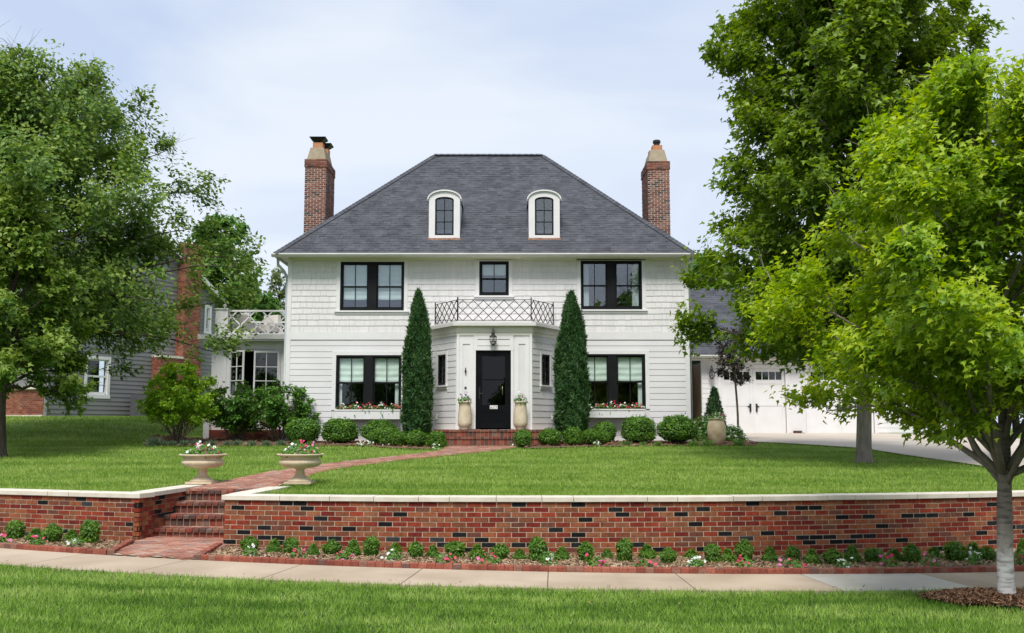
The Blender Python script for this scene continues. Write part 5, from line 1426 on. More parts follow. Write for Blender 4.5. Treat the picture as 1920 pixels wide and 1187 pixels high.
m = MB(); lbox(m, Of, dF, nF, 0, 7.5, -.25, -.001, 1.2, nzE); ff = m.build('front_wall', m_grey, nb_t)
m = MB(); lbox(m, Of, dF, nF, 0, 7.45, 0.0, .09, 1.2, 3.2); m.build('porch_wall', m_chimmortar, nb_t)
m = MB(); brick_face(m, Of, dF, nF, 0, 7.45, .1, 1.9, 3.2); m.build('porch_bricks', m_chim2, nb_t, kind='stuff')
m = MB(); lbox(m, Of, dF, nF, -.05, 7.5, 0.0, .16, 2.12, 2.2); lbox(m, Of, dF, nF, -.05, 7.5, 0, .2, 3.2, 3.3); m.build('stone_band', m_cap, nb_t)
m = MB(); Rp = P(NL / 2, .3, nzP + .12); Rq = P(NL / 2, -9, nzP + .12)
m.add([P(-.35, .3, nzE - .1), Rp, Rq, P(-.35, -9, nzE - .1), P(NL + .35, .3, nzE - .1), P(NL + .35, -9, nzE - .1)], [[0, 1, 2, 3], [1, 4, 5, 2]]); m.build('roof', m_roof, nb_t)
m = MB()
for s_ in (-.35, NL + .35): m.bar(P(s_, .27, nzE - .14), P(NL / 2, .27, nzP + .06), .06, .2); 
m.build('rake_board', m_trim, nb_t)
B('corner_board', m_grey, nb_t, N0.x - .06, N0.x + .06, N0.y - .06, N0.y + .06, 1.2, nzE)
# condenser unit beside it
pA = N0 + dN * side_s(276, N0 + nN * 1.2, dN) + nN * 1.2
ac = thing('air_conditioner', 'grey slatted metal condenser unit against the neighbour wall', 'condenser', (pA.x, pA.y, 2.0))
zc_ = tzf(pA.x, pA.y); m = MB(); lbox(m, pA, dN, nN, .06, .84, -.8, -.06, zc_, zc_ + .85); m.build('body', m_iron, ac)
for k in range(9):
    m = MB(); lbox(m, pA, dN, nN, .05 + k * .095, .09 + k * .095, -.06, -.02, zc_ + .08, zc_ + .88); m.build('slat', m_ac, ac)
m = MB(); lbox(m, pA, dN, nN, -.02, .92, -.85, 0.0, zc_ + .88, zc_ + .96); lbox(m, pA, dN, nN, -.02, .05, -.85, .0, zc_, zc_ + .88); m.build('casing', m_ac, ac)

# ================================================================== PLANTS
MAPLE_T = [(0, -.03, 0), (.31, .07, .05), (.54, .38, .02), (.22, .46, .05), (0, 1.0, -.2), (-.22, .46, .07), (-.54, .38, .16), (-.31, .07, .05)]
MAPLE_F = [[0, 1, 2, 3, 4], [0, 4, 5, 6, 7]]
STAR_T = [(0, 0, 0), (.5, .32, .02), (.2, .46, .05), (0, 1, -.16), (-.2, .46, .06), (-.5, .32, .15)]
STAR_F = [[0, 1, 2, 3], [0, 3, 4, 5]]
OVAL_T = [(0, 0, 0), (.27, .4, .06), (0, 1, -.04), (-.27, .4, .06)]
OVAL_F = [[0, 1, 2], [0, 2, 3]]
def rv3(rng): v = rng.normal(0, 1, 3); return v / np.linalg.norm(v)
def tree(name, label, cat, base, trunk_r, htrunk, fork, env, zlo, zhi, n_limb, n_br, n_tw, n_lf, leaf, T, Fc, mat, bark, seed,
         center=(0, 0), group=None, lb=.9, lt=.45, droop=.0, spread=.10, up_leaf=.7, clip=1.1, twig_tubes=True, limb_r=.5, lowstart=None, lean=(0, 0), zpow=.85, multi=None, upb=.22, upt=.1, zcut=.55, tip_mat=None):
    """trunk, limbs reaching to the outline env(z, azimuth), branches, twigs, leaves on the twigs"""
    rng = np.random.default_rng(seed)
    t = thing(name, label, cat, base, group)
    b = np.array(base, float); cx, cy = center
    tm = MB(); lm = MB()
    def trunk_at(z):
        q = max(z, 0) / htrunk
        return np.array([lean[0] * q + cx * min(q, 1) ** 1.5 + .04 * math.sin(z * 1.7 + seed), lean[1] * q + cy * min(q, 1) ** 1.5 + .04 * math.cos(z * 1.3 + seed), z])
    zz = np.concatenate([[-.08, 0, .06, .18], np.linspace(.4, htrunk, 10)])
    rad = [trunk_r * 1.45, trunk_r * 1.3, trunk_r * 1.12, trunk_r * 1.02] + [trunk_r * (1 - .9 * (z / htrunk) ** .9) if z > fork else trunk_r * (1 - .12 * z / fork) for z in zz[4:]]
    if not multi: tm.tube([b + trunk_at(z) for z in zz], rad, 12)
    pos = []; out = []; twd = []; vtip = []
    for i in range(n_limb):
        q = (i + .5) / n_limb
        zt = zlo + (zhi - zlo) * (q ** zpow); az = i * 2.39996 + rng.uniform(-.35, .35)
        rr = env(zt, az) * rng.uniform(.72, 1.0)
        if multi:
            a0 = rng.uniform(0, 6.283); z0 = 0; p0 = np.array([multi * math.cos(a0) * rng.uniform(.2, 1), multi * math.sin(a0) * rng.uniform(.2, 1), 0.0])
        else:
            z0 = max(fork * rng.uniform(.92, 1.1), zt - rr * rng.uniform(.55, 1.0) - .1 * zt); z0 = min(z0, htrunk * .93); p0 = trunk_at(z0)
        o = np.array([math.cos(az), math.sin(az), 0])
        p2 = np.array([cx + o[0] * rr, cy + o[1] * rr, zt])
        p1 = p0 * .5 + p2 * .5 + np.array([0, 0, .22 * abs(rr)]) - o * .08 * rr
        if multi: p1 = p0 * .55 + p2 * .45 + np.array([0, 0, .12 * zt])
        ts = np.linspace(0, 1, 8)
        C = [(1 - s) ** 2 * p0 + 2 * s * (1 - s) * p1 + s * s * p2 for s in ts]
        wob = rng.normal(0, .02 * max(rr, .5), (8, 3)); wob[0] = 0
        C = [c + w for c, w in zip(C, wob)]
        r0 = trunk_r * limb_r * (1 - .55 * q) if not multi else trunk_r
        lm.tube([b + c for c in C], [max(r0 * (1 - .85 * s), .005) for s in ts], 7 if r0 > .03 else 5)
        for j in range(n_br):
            s = rng.uniform(.22, 1.0) if j else 1.0
            k = min(int(s * 7), 6); f = s * 7 - k
            q0 = C[k] * (1 - f) + C[k + 1] * f if k < 7 else C[7]
            tan = C[min(k + 1, 7)] - C[k]; tan = tan / max(np.linalg.norm(tan), 1e-6)
            ra = q0 - np.array([cx, cy, q0[2]]); ra[2] = 0; ra = ra / max(np.linalg.norm(ra), .2)
            d = tan * .5 + rv3(rng) * .75 + ra * .25 + np.array([0, 0, upb]); d /= np.linalg.norm(d)
            L = lb * rng.uniform(.5, 1.1) * (1.15 - .55 * s)
            e = q0 + d * L + np.array([0, 0, -droop * L])
            mid = (q0 + e) / 2 + np.array([0, 0, .08 * L])
            if twig_tubes: lm.tube([b + q0, b + mid, b + e], [max(r0 * .3 * (1 - .5 * s), .006), .006, .003], 4, False)
            for kq in range(n_tw):
                u = rng.uniform(.15, 1.0); w0 = q0 * (1 - u) + e * u
                dd = d * .5 + rv3(rng) * .85 + ra * .15 + np.array([0, 0, upt - droop]); dd /= np.linalg.norm(dd)
                Lt = lt * rng.uniform(.5, 1.1)
                nl = n_lf; v = rng.uniform(.1, 1.08, nl)
                P = w0 + dd * Lt * v[:, None] + rng.normal(0, spread * Lt + .01, (nl, 3))
                pos.append(P); out.append(np.repeat(ra[None, :], nl, 0)); twd.append(np.repeat(dd[None, :], nl, 0)); vtip.append(v + .25 * dd[2])
                if twig_tubes and kq % 2 == 0: lm.tube([b + w0, b + w0 + dd * Lt * .9], [.004, .002], 3, False)
    pos = np.concatenate(pos); out = np.concatenate(out); twd = np.concatenate(twd); vtip = np.concatenate(vtip); n = len(pos)
    rr = np.hypot(pos[:, 0] - cx, pos[:, 1] - cy); azs = np.arctan2(pos[:, 1] - cy, pos[:, 0] - cx)
    lim = np.array([env(z, a) for z, a in zip(pos[:, 2], azs)])
    keep = (rr < lim * clip + .12 + rng.exponential(.06, n)) & (pos[:, 2] > zlo - zcut + .12 * np.sin(azs * 5))
    pos, out, twd, vtip = pos[keep], out[keep], twd[keep], vtip[keep]; rel = (rr / np.maximum(lim, .1))[keep]; n = len(pos)
    nor = np.array([0, 0, up_leaf]) + out * .35 + rng.normal(0, .5, (n, 3))
    tip = out * .5 + twd * .5 + np.array([0, 0, -.3]) + rng.normal(0, .45, (n, 3))
    size = leaf * rng.uniform(.65, 1.2, n)
    if tip_mat:                       # paler shoot ends: light on outer clumps painted in, partly young growth
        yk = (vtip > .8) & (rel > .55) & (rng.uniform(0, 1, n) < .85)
        leafmesh('lit_tip_leaves', tip_mat, t, T, Fc, (pos + b)[yk], nor[yk], tip[yk], size[yk] * .9)
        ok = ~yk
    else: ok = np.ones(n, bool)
    leafmesh('crown', mat, t, T, Fc, (pos + b)[ok], nor[ok], tip[ok], size[ok])
    if not multi: tm.build('trunk', bark, t, smooth=True)
    lm.build('limbs' if not multi else 'stems', bark if bark is not m_trunk_w else m_bark, t, smooth=True)
    return t
def lob(a, n, ph, k): return 1 + k * math.sin(n * a + ph) + k * .6 * math.sin((n * 2 + 1) * a + ph * 2.1)
# trunk painted white at the foot
m_trunk_w, n_, l_, p_ = nodes('bark with white-painted foot')
g = n_.new('ShaderNodeNewGeometry'); sp = n_.new('ShaderNodeSeparateXYZ'); l_.new(g.outputs['Position'], sp.inputs[0])
nz = n_.new('ShaderNodeTexNoise'); nz.inputs['Scale'].default_value = 9; nz.inputs['Detail'].default_value = 6; l_.new(g.outputs['Position'], nz.inputs['Vector'])
ma = n_.new('ShaderNodeMath'); ma.operation = 'MULTIPLY_ADD'; ma.inputs[1].default_value = .35; l_.new(nz.outputs['Fac'], ma.inputs[0]); l_.new(sp.outputs['Z'], ma.inputs[2])
rp = ramp(n_, [(.0, (.62, .60, .57)), (.55, (.6, .58, .55)), (.72, (.30, .27, .235)), (1, (.16, .138, .115))]); l_.new(ma.outputs[0], rp.inputs[0])
mp = n_.new('ShaderNodeMapping'); mp.inputs['Scale'].default_value = (1.2, 1.2, 5); l_.new(g.outputs['Position'], mp.inputs[0])
nz2 = n_.new('ShaderNodeTexNoise'); nz2.inputs['Scale'].default_value = 6; nz2.inputs['Detail'].default_value = 6; l_.new(mp.outputs[0], nz2.inputs['Vector'])
rp2 = ramp(n_, [(.34, (.34, .32, .30)), (.52, (1, 1, 1))]); l_.new(nz2.outputs['Fac'], rp2.inputs[0])
mx = n_.new('ShaderNodeMixRGB'); mx.blend_type = 'MULTIPLY'; mx.inputs[0].default_value = .8; l_.new(rp.outputs[0], mx.inputs[1]); l_.new(rp2.outputs[0], mx.inputs[2]); l_.new(mx.outputs[0], p_.inputs['Base Color'])
p_.inputs['Roughness'].default_value = .9
bp = n_.new('ShaderNodeBump'); bp.inputs['Strength'].default_value = .5; bp.inputs['Distance'].default_value = .01; l_.new(nz2.outputs['Fac'], bp.inputs['Height']); l_.new(bp.outputs[0], p_.inputs['Normal'])

def ipl(zs_, rs_): 
    zs_, rs_ = list(zs_), list(rs_)
    return lambda z: float(np.interp(z, zs_, rs_))
# young bright maple on the verge
e1 = ipl([1.1, 1.5, 2.0, 2.9, 3.4, 3.9, 4.2, 4.6, 5.0, 5.5, 5.8], [1.7, 2.15, 2.3, 2.35, 2.2, 1.85, 1.45, 1.15, .95, .5, .05])
tree('maple_tree', 'young bright green maple with white-painted trunk on the verge', 'tree', (TX, TY, float(zs(TX))), .082, 5.4, 1.22, lambda z, a: 1.06 * e1(z) * lob(a, 3, 1.0, .09) * (1 + .10 * math.sin(z * 4.3 + 2 * a)), 1.75, 5.4,
     36, 11, 11, 25, .082, STAR_T, STAR_F, l_front, m_trunk_w, 11, lb=.75, lt=.38, limb_r=.5, spread=.14, upb=.5, upt=.4, zcut=.42, up_leaf=.85, tip_mat=lit_front)
# large maple on the lawn
bx, by, bz_ = onland(1624, 866)
e2 = ipl([1.2, 1.7, 2.4, 3.4, 4.4, 5.5, 6.2, 7.3, 8.4, 9.4, 10.6, 11.8], [1.4, 2.4, 3.0, 3.5, 3.45, 3.1, 2.75, 2.75, 2.8, 2.7, 2.2, 1.0])
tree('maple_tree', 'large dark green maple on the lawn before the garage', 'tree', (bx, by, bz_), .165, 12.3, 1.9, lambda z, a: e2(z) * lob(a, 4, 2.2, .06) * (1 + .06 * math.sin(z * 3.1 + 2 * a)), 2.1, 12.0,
     84, 12, 9, 17, .158, STAR_T, STAR_F, l_big, m_bark, 5, zpow=1.2, lb=1.15, lt=.58, limb_r=.42, spread=.15, upb=.55, upt=.5, up_leaf=.85, zcut=.35, tip_mat=lit_big)
# maple at the left edge of the lawn
ax_, ay_, az_ = onland(1, 856)
e3 = ipl([.9, 1.5, 2.2, 3.2, 4.2, 5.0, 6.0, 6.8], [1.3, 2.0, 2.3, 2.1, 1.3, .75, .6, .1])
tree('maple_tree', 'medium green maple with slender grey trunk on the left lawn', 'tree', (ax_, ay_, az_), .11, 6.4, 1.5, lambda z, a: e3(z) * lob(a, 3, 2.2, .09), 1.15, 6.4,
     28, 9, 8, 15, .145, STAR_T, STAR_F, l_left, m_barkd, 21, lb=.75, lt=.42, limb_r=.5, upb=.4, upt=.3, up_leaf=.85, tip_mat=lit_elm)
# big fine-leaved tree in front of the neighbour
ex3, ey3 = X(-70, 28.5), 28.5
e4 = ipl([1.6, 2.4, 3.6, 5.0, 6.4, 7.6, 8.6, 9.6, 10.6, 11.3], [2.8, 4.4, 4.95, 5.0, 4.7, 3.9, 2.9, 2.3, 1.8, .8])
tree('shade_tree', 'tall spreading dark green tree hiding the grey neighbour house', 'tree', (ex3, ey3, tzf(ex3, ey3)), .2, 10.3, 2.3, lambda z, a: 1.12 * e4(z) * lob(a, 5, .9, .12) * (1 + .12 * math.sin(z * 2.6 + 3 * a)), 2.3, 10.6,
     50, 12, 9, 27, .16, OVAL_T, OVAL_F, l_elm, m_barkd, 33, tip_mat=lit_elm, center=(2.3, -.3), lb=1.7, lt=.8, limb_r=.45, droop=.16, spread=.16, clip=1.05)
# trees behind
def bgtree(label, u, v_top, Y, wpx, seed, mat=l_bg, leaf=.3, bare=1.0, dens=1.0, zl=2.5):
    x = X(u, Y); z0 = tzf(x, min(Y, 40)); H_ = Z(v_top, Y) - z0; r = wpx / 2 / F * Y
    f = ipl([0, zl, zl + .25 * (H_ - zl), zl + .65 * (H_ - zl), H_ * .92, H_], [r * .5, r * .8, r, r * .98, r * .6, .05])
    tree('background_tree', label, 'tree', (x, Y, z0 - .1), .16, H_ * .95, zl, lambda z, a: f(z) * lob(a, 4, seed, .14), zl, H_ * .97, 24, 9, 6, max(int(6 * dens), 1), leaf * 1.12, STAR_T, STAR_F, mat, m_barkd, seed, lb=.55 * r, lt=.3 * r, group='trees behind the houses', limb_r=.45)
bgtree('rounded green tree rising right behind the neighbour chimney', 405, 395, 54, 130, 41, leaf=.34)
bgtree('low green tree behind the terrace railing, next to the neighbour house', 455, 522, 56, 70, 42, leaf=.3)
bgtree('bushy green tree behind the middle of the terrace railing', 492, 545, 58, 60, 43, leaf=.3)
bgtree('sparse pale tree with bare twigs beside the grey downspout', 520, 492, 60, 62, 44, mat=l_pale, leaf=.2, dens=.35)
bgtree('dark green tree standing behind the garage roof ridge', 1330, 468, 52, 130, 45, leaf=.34)
bgtree('broad green tree beyond the driveway, behind the garage end', 1760, 560, 46, 210, 46, leaf=.34, zl=1.2)
bgtree('leafy green tree beyond the far end of the driveway', 1900, 600, 42, 200, 47, leaf=.34, zl=1.0)
# small purple-leaved standard by the garage
px_, py_ = X(1379, 29.6), 29.6
e5 = ipl([1.6, 2.0, 2.6, 3.1, 3.6], [.12, .45, .62, .5, .05])
tree('standard_tree', 'slim young tree with dark purplish leaves beside the terracotta pot', 'tree', (px_, py_, tzf(px_, py_)), .035, 3.2, 1.65, lambda z, a: e5(z) * lob(a, 3, .3, .14), 1.75, 3.4, 14, 6, 5, 9, .09, OVAL_T, OVAL_F, l_purp, m_stem, 51, lb=.3, lt=.2, limb_r=.5)

# ---- shrubs
x, y = X(338, 27.6), 27.6
e6 = ipl([.5, .8, 1.2, 1.6, 2.0, 2.25], [.6, 1.0, 1.02, .75, .42, .06])
tree('golden_shrub', 'yellow-green multi-stemmed shrub on the lawn edge left of the sunroom', 'shrub', (x, y, tzf(x, y)), .022, 1, .4, lambda z, a: e6(z) * lob(a, 3, .7, .12), .72, 2.15, 26, 9, 7, 11, .085, STAR_T, STAR_F, l_jm, m_stem, 61, lb=.36, lt=.2, multi=.2, zcut=.1, upb=.35, upt=.3)
for u, Y, sd_, lab in ((447, 28.9, 62, 'dark leafy shrub before the open sunroom window'), (523, 28.4, 63, 'leafy shrub with bare stems beside the white clapboard corner')):
    x = X(u, Y); e7 = ipl([.25, .6, 1.0, 1.4, 1.62], [.5, .8, .92, .75, .1])
    tree('leafy_shrub', lab, 'shrub', (x, Y, tzf(x, Y)), .018, 1, .3, (lambda z, a, e7=e7: e7(z) * lob(a, 3, 1.7, .1)), .45 if sd_ == 62 else .62, 1.58, 20, 8, 6, 9, .12, OVAL_T, OVAL_F, l_vib, m_stem, sd_, lb=.36, lt=.2, multi=.22, zcut=.08, upb=.3)

def ball_mesh(name, mat, n, fn, leaf, T, Fc, seed, up=.25):
    """foliage spread through the outer part of a body; fn(dir)->radius vector scale"""
    rng = np.random.default_rng(seed)
    d = norm(rng.normal(0, 1, (n, 3))); d[:, 2] = np.where(d[:, 2] < -.75, -d[:, 2], d[:, 2])
    r = 1 - np.abs(rng.normal(0, .10, n)) + rng.exponential(.022, n)
    P = fn(d) * r[:, None]
    nor = d + np.array([0, 0, up]) + rng.normal(0, .55, (n, 3)); tip = rng.normal(0, .6, (n, 3)) + d * .8 + np.array([0, 0, .4])
    sdv, tp, nr = frames(nor, tip)
    V, FF, ST = scatter(T, Fc, P, sdv, tp, nr, leaf * rng.uniform(.6, 1.25, n))
    me = mesh_np(name, V, FF, ST); me.materials.append(mat); return me
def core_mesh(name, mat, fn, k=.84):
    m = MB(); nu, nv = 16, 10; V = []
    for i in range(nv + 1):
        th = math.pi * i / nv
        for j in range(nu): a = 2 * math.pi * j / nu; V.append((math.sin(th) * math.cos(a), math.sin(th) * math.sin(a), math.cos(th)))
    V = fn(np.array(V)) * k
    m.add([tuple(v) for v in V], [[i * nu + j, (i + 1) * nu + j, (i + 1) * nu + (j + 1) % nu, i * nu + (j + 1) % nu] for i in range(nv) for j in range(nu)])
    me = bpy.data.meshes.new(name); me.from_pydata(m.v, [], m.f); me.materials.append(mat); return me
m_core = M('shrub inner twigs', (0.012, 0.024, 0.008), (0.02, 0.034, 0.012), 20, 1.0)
def rounded(d, ph=0.0, k=.06, sq=.8):
    w = 1 + k * np.sin(4 * d[:, 0] * 2 + ph) * np.cos(3 * d[:, 1] * 2 + ph * 1.3) + k * np.sin(5 * d[:, 2] + ph * 2)
    v = np.sign(d) * np.abs(d) ** sq; v /= np.linalg.norm(v, axis=1, keepdims=True) ** .6
    v = v * w[:, None]
    v[:, 2] = np.where(v[:, 2] < 0, v[:, 2] * .9, v[:, 2])
    return v * .5 + np.array([0, 0, .48])
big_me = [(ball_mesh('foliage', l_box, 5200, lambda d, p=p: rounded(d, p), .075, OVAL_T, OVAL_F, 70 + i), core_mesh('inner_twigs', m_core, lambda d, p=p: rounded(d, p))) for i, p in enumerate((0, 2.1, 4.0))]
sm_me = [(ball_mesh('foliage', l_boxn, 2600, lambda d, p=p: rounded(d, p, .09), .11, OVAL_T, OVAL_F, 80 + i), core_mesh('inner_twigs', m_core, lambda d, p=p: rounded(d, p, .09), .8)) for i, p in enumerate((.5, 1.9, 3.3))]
def shrub(name, label, loc, w, h, mes, rz, group=None, cat='shrub'):
    t = thing(name, label, cat, loc, group)
    for nm, me in zip(('foliage', 'inner_twigs'), mes):
        o = bpy.data.objects.new(nm, me); COL.objects.link(o); o.parent = t
        o.scale = (w, w, h); o.rotation_euler = (0, 0, rz)
    return t
def px_shrub(name, label, u, vb, w, h, Y, mes, group=None):
    x = X(u, Y); s = Y / F
    return shrub(name, label, (x, Y, Z(vb, Y) - .03 if Z(vb, Y) < tzf(x, Y) + .1 else tzf(x, Y)), w * s, h * s, mes, random.uniform(0, 6), group)
gb = 'clipped boxwoods along the house'
for i, (u, vb, w, h, Y, lab) in enumerate((
        (570, 829, 60, 47, 27.6, 'clipped round boxwood beside the bare-stemmed leafy shrub'),
        (639, 829, 63, 45, 27.7, 'clipped round boxwood standing free under the left window box'),
        (714, 828, 62, 42, 27.9, 'clipped round boxwood behind the row of small ones left of the door'),
        (1132, 828, 42, 39, 27.9, 'smaller round boxwood half hidden behind two little ones by the right cypress'),
        (1196, 829, 60, 49, 27.6, 'clipped round boxwood at the end of the right window box'),
        (1268, 829, 69, 51, 27.5, 'widest clipped boxwood by the right corner of the house'))):
    px_shrub('boxwood_ball', lab, u, vb, w, h, Y, big_me[i % 3], gb)
gs = 'small boxwoods by the front door'
for i, (u, vb, w, h, Y, lab) in enumerate((
        (706, 831, 29, 27, 26.9, 'little bright boxwood at the window end of the row left of the path'),
        (727, 832, 31, 29, 26.75, 'second little bright boxwood in the row left of the path'),
        (750, 835, 33, 29, 26.5, 'third little bright boxwood in the row left of the path'),
        (782, 837, 37, 32, 26.3, 'little bright boxwood in front of the left cypress'),
        (820, 838.5, 34, 30, 26.1, 'little boxwood by the path with white flowers at its foot'),
        (980.6, 837, 30, 34, 26.1, 'little square-clipped boxwood before the entry steps'),
        (1031, 834, 38, 33, 26.5, 'little bright boxwood between entry steps and right cypress'),
        (1074, 832, 34, 31, 26.7, 'little bright boxwood in front of the right cypress'),
        (1109, 831, 36, 29, 26.9, 'little bright boxwood beside the right cypress, touching a smaller one'),
        (1131, 830, 23, 25, 27.0, 'smallest bright boxwood below the right window box'))):
    px_shrub('boxwood_ball', lab, u, vb, w, h, Y, sm_me[i % 3], gs)

# cypresses either side of the door
SPRAY_T = [(-.09, 0, 0), (.09, 0, .02), (.11, .5, .05), (0, 1, 0), (-.1, .6, -.04)]
def cypress(label, u, vb, vt, w, Y, seed):
    rng = np.random.default_rng(seed); x = X(u, Y); z0 = tzf(x, Y); H_ = Z(vt, Y) - z0; r0 = w / 2 / F * Y
    t = thing('cypress', label, 'conifer', (x, Y, z0), 'cypresses flanking the door')
    f = lambda q: np.interp(q, [0, .05, .14, .3, .45, .61, .79, .9, .97, 1], [.72, .9, .98, 1, 1, .88, .66, .44, .2, .03])
    n = 36000; q = 1 - np.sqrt(rng.uniform(0, 1, n)) * .96; q = np.where(rng.uniform(0, 1, n) < .25, rng.uniform(.4, 1, n), q); a = rng.uniform(0, 6.283, n)
    bump = 1 + .14 * np.sin(a * 5 + q * 23) * np.sin(q * 31 + a * 2) + .10 * np.sin(a * 3 - q * 14)
    rr = r0 * f(q) * bump * (1 - np.abs(rng.normal(0, .12, n)) + rng.exponential(.045, n))
    P = np.stack([x + rr * np.cos(a), Y + rr * np.sin(a), z0 + .12 + q * (H_ - .2) + rng.normal(0, .03, n)], 1)
    o = np.stack([np.cos(a), np.sin(a), np.zeros(n)], 1)
    tip = o * .42 + np.array([0, 0, 1.0]) + rng.normal(0, .34, (n, 3)); nor = o + np.array([0, 0, .3]) + rng.normal(0, .7, (n, 3))
    leafmesh('crown', l_arb, t, SPRAY_T, [[0, 1, 2, 3, 4]], P, nor, tip, .12 * rng.uniform(.5, 1.4, n) * (1 - .2 * q))
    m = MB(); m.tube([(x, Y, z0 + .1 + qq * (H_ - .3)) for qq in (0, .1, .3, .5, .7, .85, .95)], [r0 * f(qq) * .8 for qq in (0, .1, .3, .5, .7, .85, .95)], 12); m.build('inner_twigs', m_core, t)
    m = MB(); m.tube([(x, Y, z0 - .05), (x, Y, z0 + .3)], [.07, .05], 8); m.build('trunk', m_stem, t)
cypress('tall dark cypress left of the door, beside the lit window box', 783, 815, 543, 48, 27.35, 91)
cypress('tall dark cypress right of the door, slightly fuller', 1072, 816, 546, 55, 27.35, 92)

# ---- bed below the retaining wall
hedge = []
for k_, off, lst in ((3.4286, (400, 900), [(232, 450, 115, 100), (390, 468, 95, 90), (500, 475, 105, 120), (642, 485, 80, 80), (762, 482, 120, 112), (900, 490, 100, 110), (1015, 490, 115, 145), (1170, 470, 90, 70), (1300, 500, 105, 120), (1412, 498, 80, 85), (1555, 495, 140, 120), (1695, 508, 100, 100), (1845, 508, 120, 115)]),
                     (3.4286, (900, 900), [(255, 512, 90, 75), (368, 518, 125, 170), (525, 515, 100, 90), (680, 525, 105, 150), (818, 500, 75, 65), (930, 522, 115, 165), (1075, 508, 105, 100), (1210, 535, 110, 115), (1360, 505, 100, 65), (1495, 528, 110, 135), (1595, 528, 100, 90), (1700, 520, 120, 150), (1865, 525, 95, 95)]),
                     (3.523, (1400, 850), [(305, 710, 95, 110), (435, 732, 100, 100), (570, 735, 120, 120), (700, 725, 100, 115), (840, 718, 130, 105), (975, 712, 110, 80), (1095, 720, 115, 130), (1240, 690, 100, 70), (1375, 710, 130, 135), (1500, 705, 110, 110), (1590, 708, 110, 100), (1830, 700, 80, 120)])):
    for a, b, w, h in lst: hedge.append((off[0] + a / k_, off[1] + b / k_, w / k_, h / k_))
def bed_spot(u, v):
    x, y, z = onto(u, v, bzf); y = min(max(y, float(FE(x)) + .2), float(W(x)) - .12); return x, y, bzf(x, y)
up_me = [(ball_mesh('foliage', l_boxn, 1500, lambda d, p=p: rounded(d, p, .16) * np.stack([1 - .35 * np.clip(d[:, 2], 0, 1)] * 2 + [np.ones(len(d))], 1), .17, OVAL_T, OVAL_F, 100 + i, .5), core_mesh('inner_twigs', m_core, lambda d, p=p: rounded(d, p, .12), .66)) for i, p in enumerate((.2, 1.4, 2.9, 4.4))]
def nth(k): return f"{k}{'th' if 10 <= k % 100 <= 20 else {1: 'st', 2: 'nd', 3: 'rd'}.get(k % 10, 'th')}"
hedge.sort()
for i, (u, v, w, h) in enumerate(hedge):
    x, y, z = bed_spot(u, v); s = math.hypot(x, y) / F * .98
    lab = ('tall upright' if h > 37 else 'low tiny' if h < 23 else 'rounded') + f' young boxwood, {nth(i + 1)} from the steps below the long brick wall'
    shrub('young_boxwood', lab, (x, y, z - .02), w * s * .84, h * s * .92, up_me[i % 4], random.uniform(0, 6), 'young boxwoods below the long wall')
for i, (a, b, w, h) in enumerate(((15, 430, 80, 150), (195, 490, 220, 260), (450, 510, 220, 160), (670, 525, 250, 250), (920, 500, 190, 140), (1150, 540, 250, 320))):
    x, y, z = bed_spot(a / 6.857, 940 + b / 6.857); s = math.hypot(x, y) / F * .98
    lab = ('taller' if h > 200 else 'low') + f' young boxwood, {nth(6 - i)} from the steps below the short brick wall'
    shrub('young_boxwood', lab, (x, y, z - .02), w / 6.857 * s * .78, h / 6.857 * s * .9, up_me[(i + 1) % 4], random.uniform(0, 6), 'young boxwoods below the short wall')

# ---- flowering plants
PET_T = [(0, 0, 0)] + [(math.cos(a) * .5 * (1 if k % 2 == 0 else .62), math.sin(a) * .5 * (1 if k % 2 == 0 else .62), .08) for k, a in enumerate(np.linspace(0, 2 * math.pi, 10, endpoint=False))]
PET_F = [[0, 1 + k, 1 + (k + 1) % 10] for k in range(10)]
def flowers(name, label, loc, w, h, petals, nf=18, nl=170, leaf=.06, fl=.05, seed=0, dep=None, group=None, cat='flowers', clusters=None, lf_mat=None, hang=0):
    """foliage mound with blossoms; petals: list of (material, share)"""
    rng = np.random.default_rng(seed); t = thing(name, label, cat, loc, group); dep = dep or w
    L = np.array(loc)
    d = norm(rng.normal(0, 1, (nl, 3))); d[:, 2] = np.abs(d[:, 2])
    r = rng.uniform(.45, 1, nl) ** .6
    P = d * r[:, None] * [w / 2, dep / 2, h * .78] + np.array([0, 0, .01])
    if hang: P[:, 2] -= hang * (rng.uniform(0, 1, nl) ** 3) * (np.abs(d[:, 1]) > .3)
    leafmesh('foliage', lf_mat or l_fol, t, OVAL_T, OVAL_F, P + L, d + np.array([0, 0, .5]) + rng.normal(0, .5, (nl, 3)), d + rng.normal(0, .6, (nl, 3)), leaf * rng.uniform(.6, 1.2, nl))
    for mat, share in petals:
        k = max(int(nf * share), 1)
        if clusters:
            c = norm(rng.normal(0, 1, (clusters, 3))); c[:, 2] = np.abs(c[:, 2]); c = c * [w / 2, dep / 2, h * .85] * rng.uniform(.6, 1, (clusters, 1))
            Pf = c[rng.integers(0, clusters, k)] + rng.normal(0, .55 * fl, (k, 3)) + [0, 0, .02]
        else:
            df = norm(rng.normal(0, 1, (k, 3)) + [0, -.5, .3]); df[:, 2] = np.abs(df[:, 2]) + .15
            Pf = df * [w / 2, dep / 2, h * .9] * rng.uniform(.75, 1.05, (k, 1))
        leafmesh('blossoms', mat, t, PET_T, PET_F, Pf + L, np.array([0, -.6, .7]) + rng.normal(0, .35, (k, 3)), rng.normal(0, 1, (k, 3)), fl * rng.uniform(.75, 1.2, k))
    return t
fl_r = []
